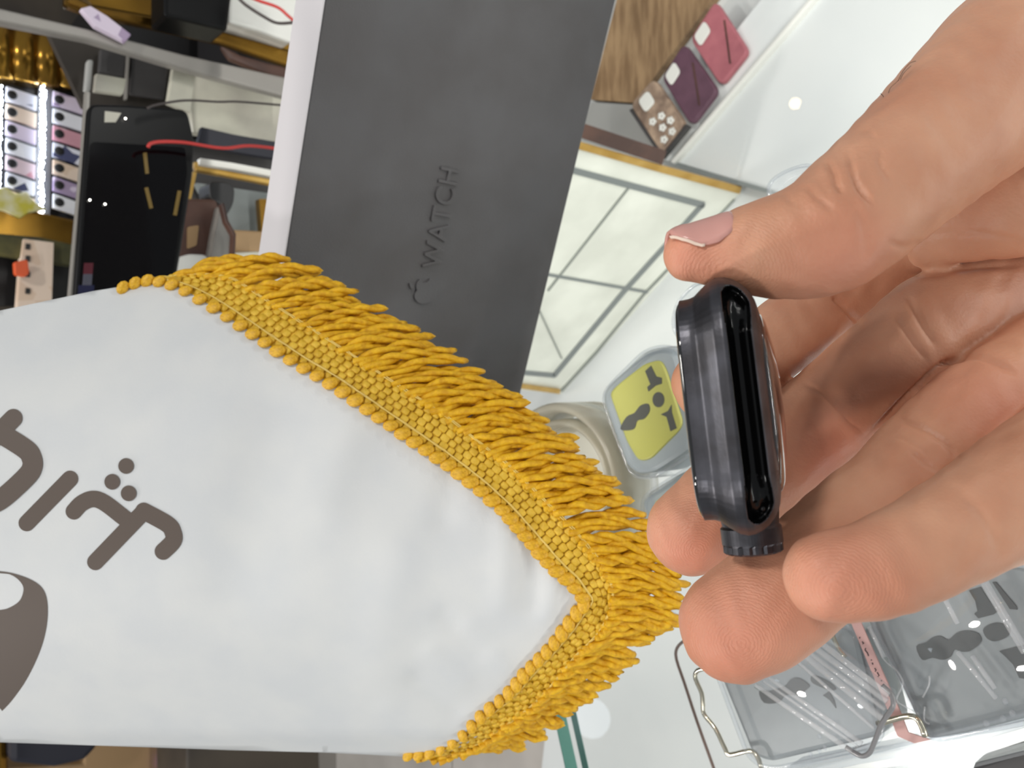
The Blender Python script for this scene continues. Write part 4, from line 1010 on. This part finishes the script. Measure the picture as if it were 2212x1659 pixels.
MB().box((.05, 1.0, FLOOR_Z), (.75, 1.14, -.12)).build('base', M['dark'], sc_)
for pl in ([(421, 372), (409, 430)], [(404, 448), (398, 470)], [(424, 350), (424, 362)]):
    MB().px(strip(pl, 8), VY(YB - .02), .006).build('gold_clip', M['gold'], sc_)
flat('tan_block', 'tan wooden block on the shelf beside the white box edge', 'block', [(504, 496), (578, 500), (570, 546), (506, 540)], VY(YB + .02), .03, 'tanblock', .002)
flat('white_bag', 'crumpled white plastic bag under the brown leather box', 'bag', [(384, 556), (410, 548), (448, 550), (456, 580), (440, 610), (370, 610), (374, 570)], VY(YB - .08), .02, 'casewhite', .004, rnd=10)
flat('white_bag', 'flat white bag beside the grey tube', 'bag', [(505, 545), (575, 542), (570, 620), (506, 620)], VY(YB - .02), .02, 'marble2', .003, rnd=8)
lb = thing('leather_box', 'brown leather watch box with rounded end behind the black phone', 'box', PP(440, 520, *VY(YB - .06)))
MB().px(rounded([(404, 428), (470, 430), (478, 480), (452, 620), (372, 620), (386, 520)], 12), VY(YB - .06), .02).build('body', M['brownleather'], lb, bevel=.003)
MB().px(rounded([(405, 490), (430, 486), (425, 530), (404, 538)], 5), VY(YB - .06), .002, .001).build('window', M['tanblock'], lb)
tbp = [(478, 440), (490, 480), (505, 505), (508, 540), (496, 620), (450, 620), (456, 560), (466, 500)]
flat('grey_tube', 'polished grey metal tube next to the leather box', 'tube', tbp, VY(YB - .075), .02, 'grey', .006, rnd=8)
flat('copper_strip', 'copper edged strip alongside the grey tube', 'strip', strip([(482, 438), (492, 478), (508, 506), (506, 545), (496, 615)], 6), VY(YB - .10), .01, 'brownleather', .001)
flat('dark_knob', 'dark rounded knob above the leather box', 'pouch', [(452, 392), (490, 392), (508, 405), (505, 440), (488, 470), (478, 440), (455, 430)], VY(YB - .03), .03, 'dark', .006, rnd=12)  # a dark knob, built as a rounded plate
flat('black_case', 'black case hanging at the top edge next to the white carton', 'case', [(356, -60), (508, -60), (492, 66), (356, 34)], VY(YB - .05), .04, 'black', .003)
flat('white_carton', 'white carton behind the dark box at the top edge', 'carton', [(496, -60), (660, -60), (632, 92), (560, 66), (494, 48)], VY(YB - .02), .04, 'casewhite', .003)
flat('pale_packet', 'slanted pale packet in front of the brass rail', 'packet', [(174, 18), (196, 12), (232, 34), (284, 74), (272, 90), (206, 56)], VY(YB - .04), .008, M['pack'][2], .001)
flat('pale_packet', 'upright cream packet above the black phone', 'packet', [(374, 146), (424, 156), (412, 242), (362, 222)], VY(YB - .01), .008, M['marble2'], .001)
flat('pale_packet', 'cream square packet left of the upright packet', 'packet', [(208, 158), (274, 170), (266, 204), (204, 196)], VY(YB + .02), .008, M['marble2'], .001)
flat('rusty_cloth', 'rust brown cloth under the brass rail', 'cloth', [(478, 96), (520, 118), (600, 140), (640, 150), (640, 178), (560, 152), (500, 128)], VY(YB - .01), .01, 'brownleather', .003)
def hang(label, pl, y, r_, m):
    o = MB().tube([PP(x, yy, *VY(y)) for x, yy in smooth_path(pl, 6)], r_, 8).build('wire', M[m], None, True); return tag(o, label, 'wire', 'loose wires at the shelves')
hang('bright red wire curling over the black phone', [(320, 318), (326, 310), (350, 306), (400, 308), (480, 320), (540, 315), (620, 324)], YA - .01, .0013, 'redwire')
hang('dark red twisted wire above the bright red one', [(318, 234), (340, 226), (400, 217), (470, 220), (520, 220), (640, 230)], YA - .01, .0009, 'darkwire')
hang('red wire loop in front of the white carton', [(530, -10), (560, 2), (600, 16), (622, 34), (640, 50)], YB - .07, .0015, 'redwire')
hang('grey wire loop in front of the white carton', [(510, -10), (530, 10), (570, 36), (600, 50), (640, 48)], YB - .07, .0015, 'darkwire')

# far lower-left corner (left of the pennant in the shop)
flat('dark_cabinet', 'dark brown cabinet side at the left beyond the pennant', 'cabinet', [(404, 1560), (700, 1560), (690, 1625), (700, 1900), (404, 1900)], VY(1.3), .15, M['backwall'], .004)
flat('navy_case', 'navy black case in the far lower left corner', 'case', [(20, 1540), (215, 1540), (215, 1612), (185, 1645), (120, 1660), (20, 1650)], VY(1.4), .1, 'navy', .01)
flat('brass_ornament', 'brass ornament at the extreme lower left', 'ornament', [(-60, 1560), (18, 1590), (20, 1700), (-60, 1740)], VY(1.42), .05, 'brass', .01)
flat('grey_cabinet', 'grey brown cabinet with a purple light, lower left', 'cabinet', [(190, 1560), (404, 1560), (404, 1900), (0, 1900), (0, 1660), (180, 1650)], VY(1.5), .2, M['tanblock'], .004)
o = MB().sphere(PP(362, 1646, *VY(1.49)), (.012, .004, .010), None, 10, 6).build('purple_light', M['led_purple'], None, True); tag(o, 'small purple indicator light on the grey brown cabinet', 'light')
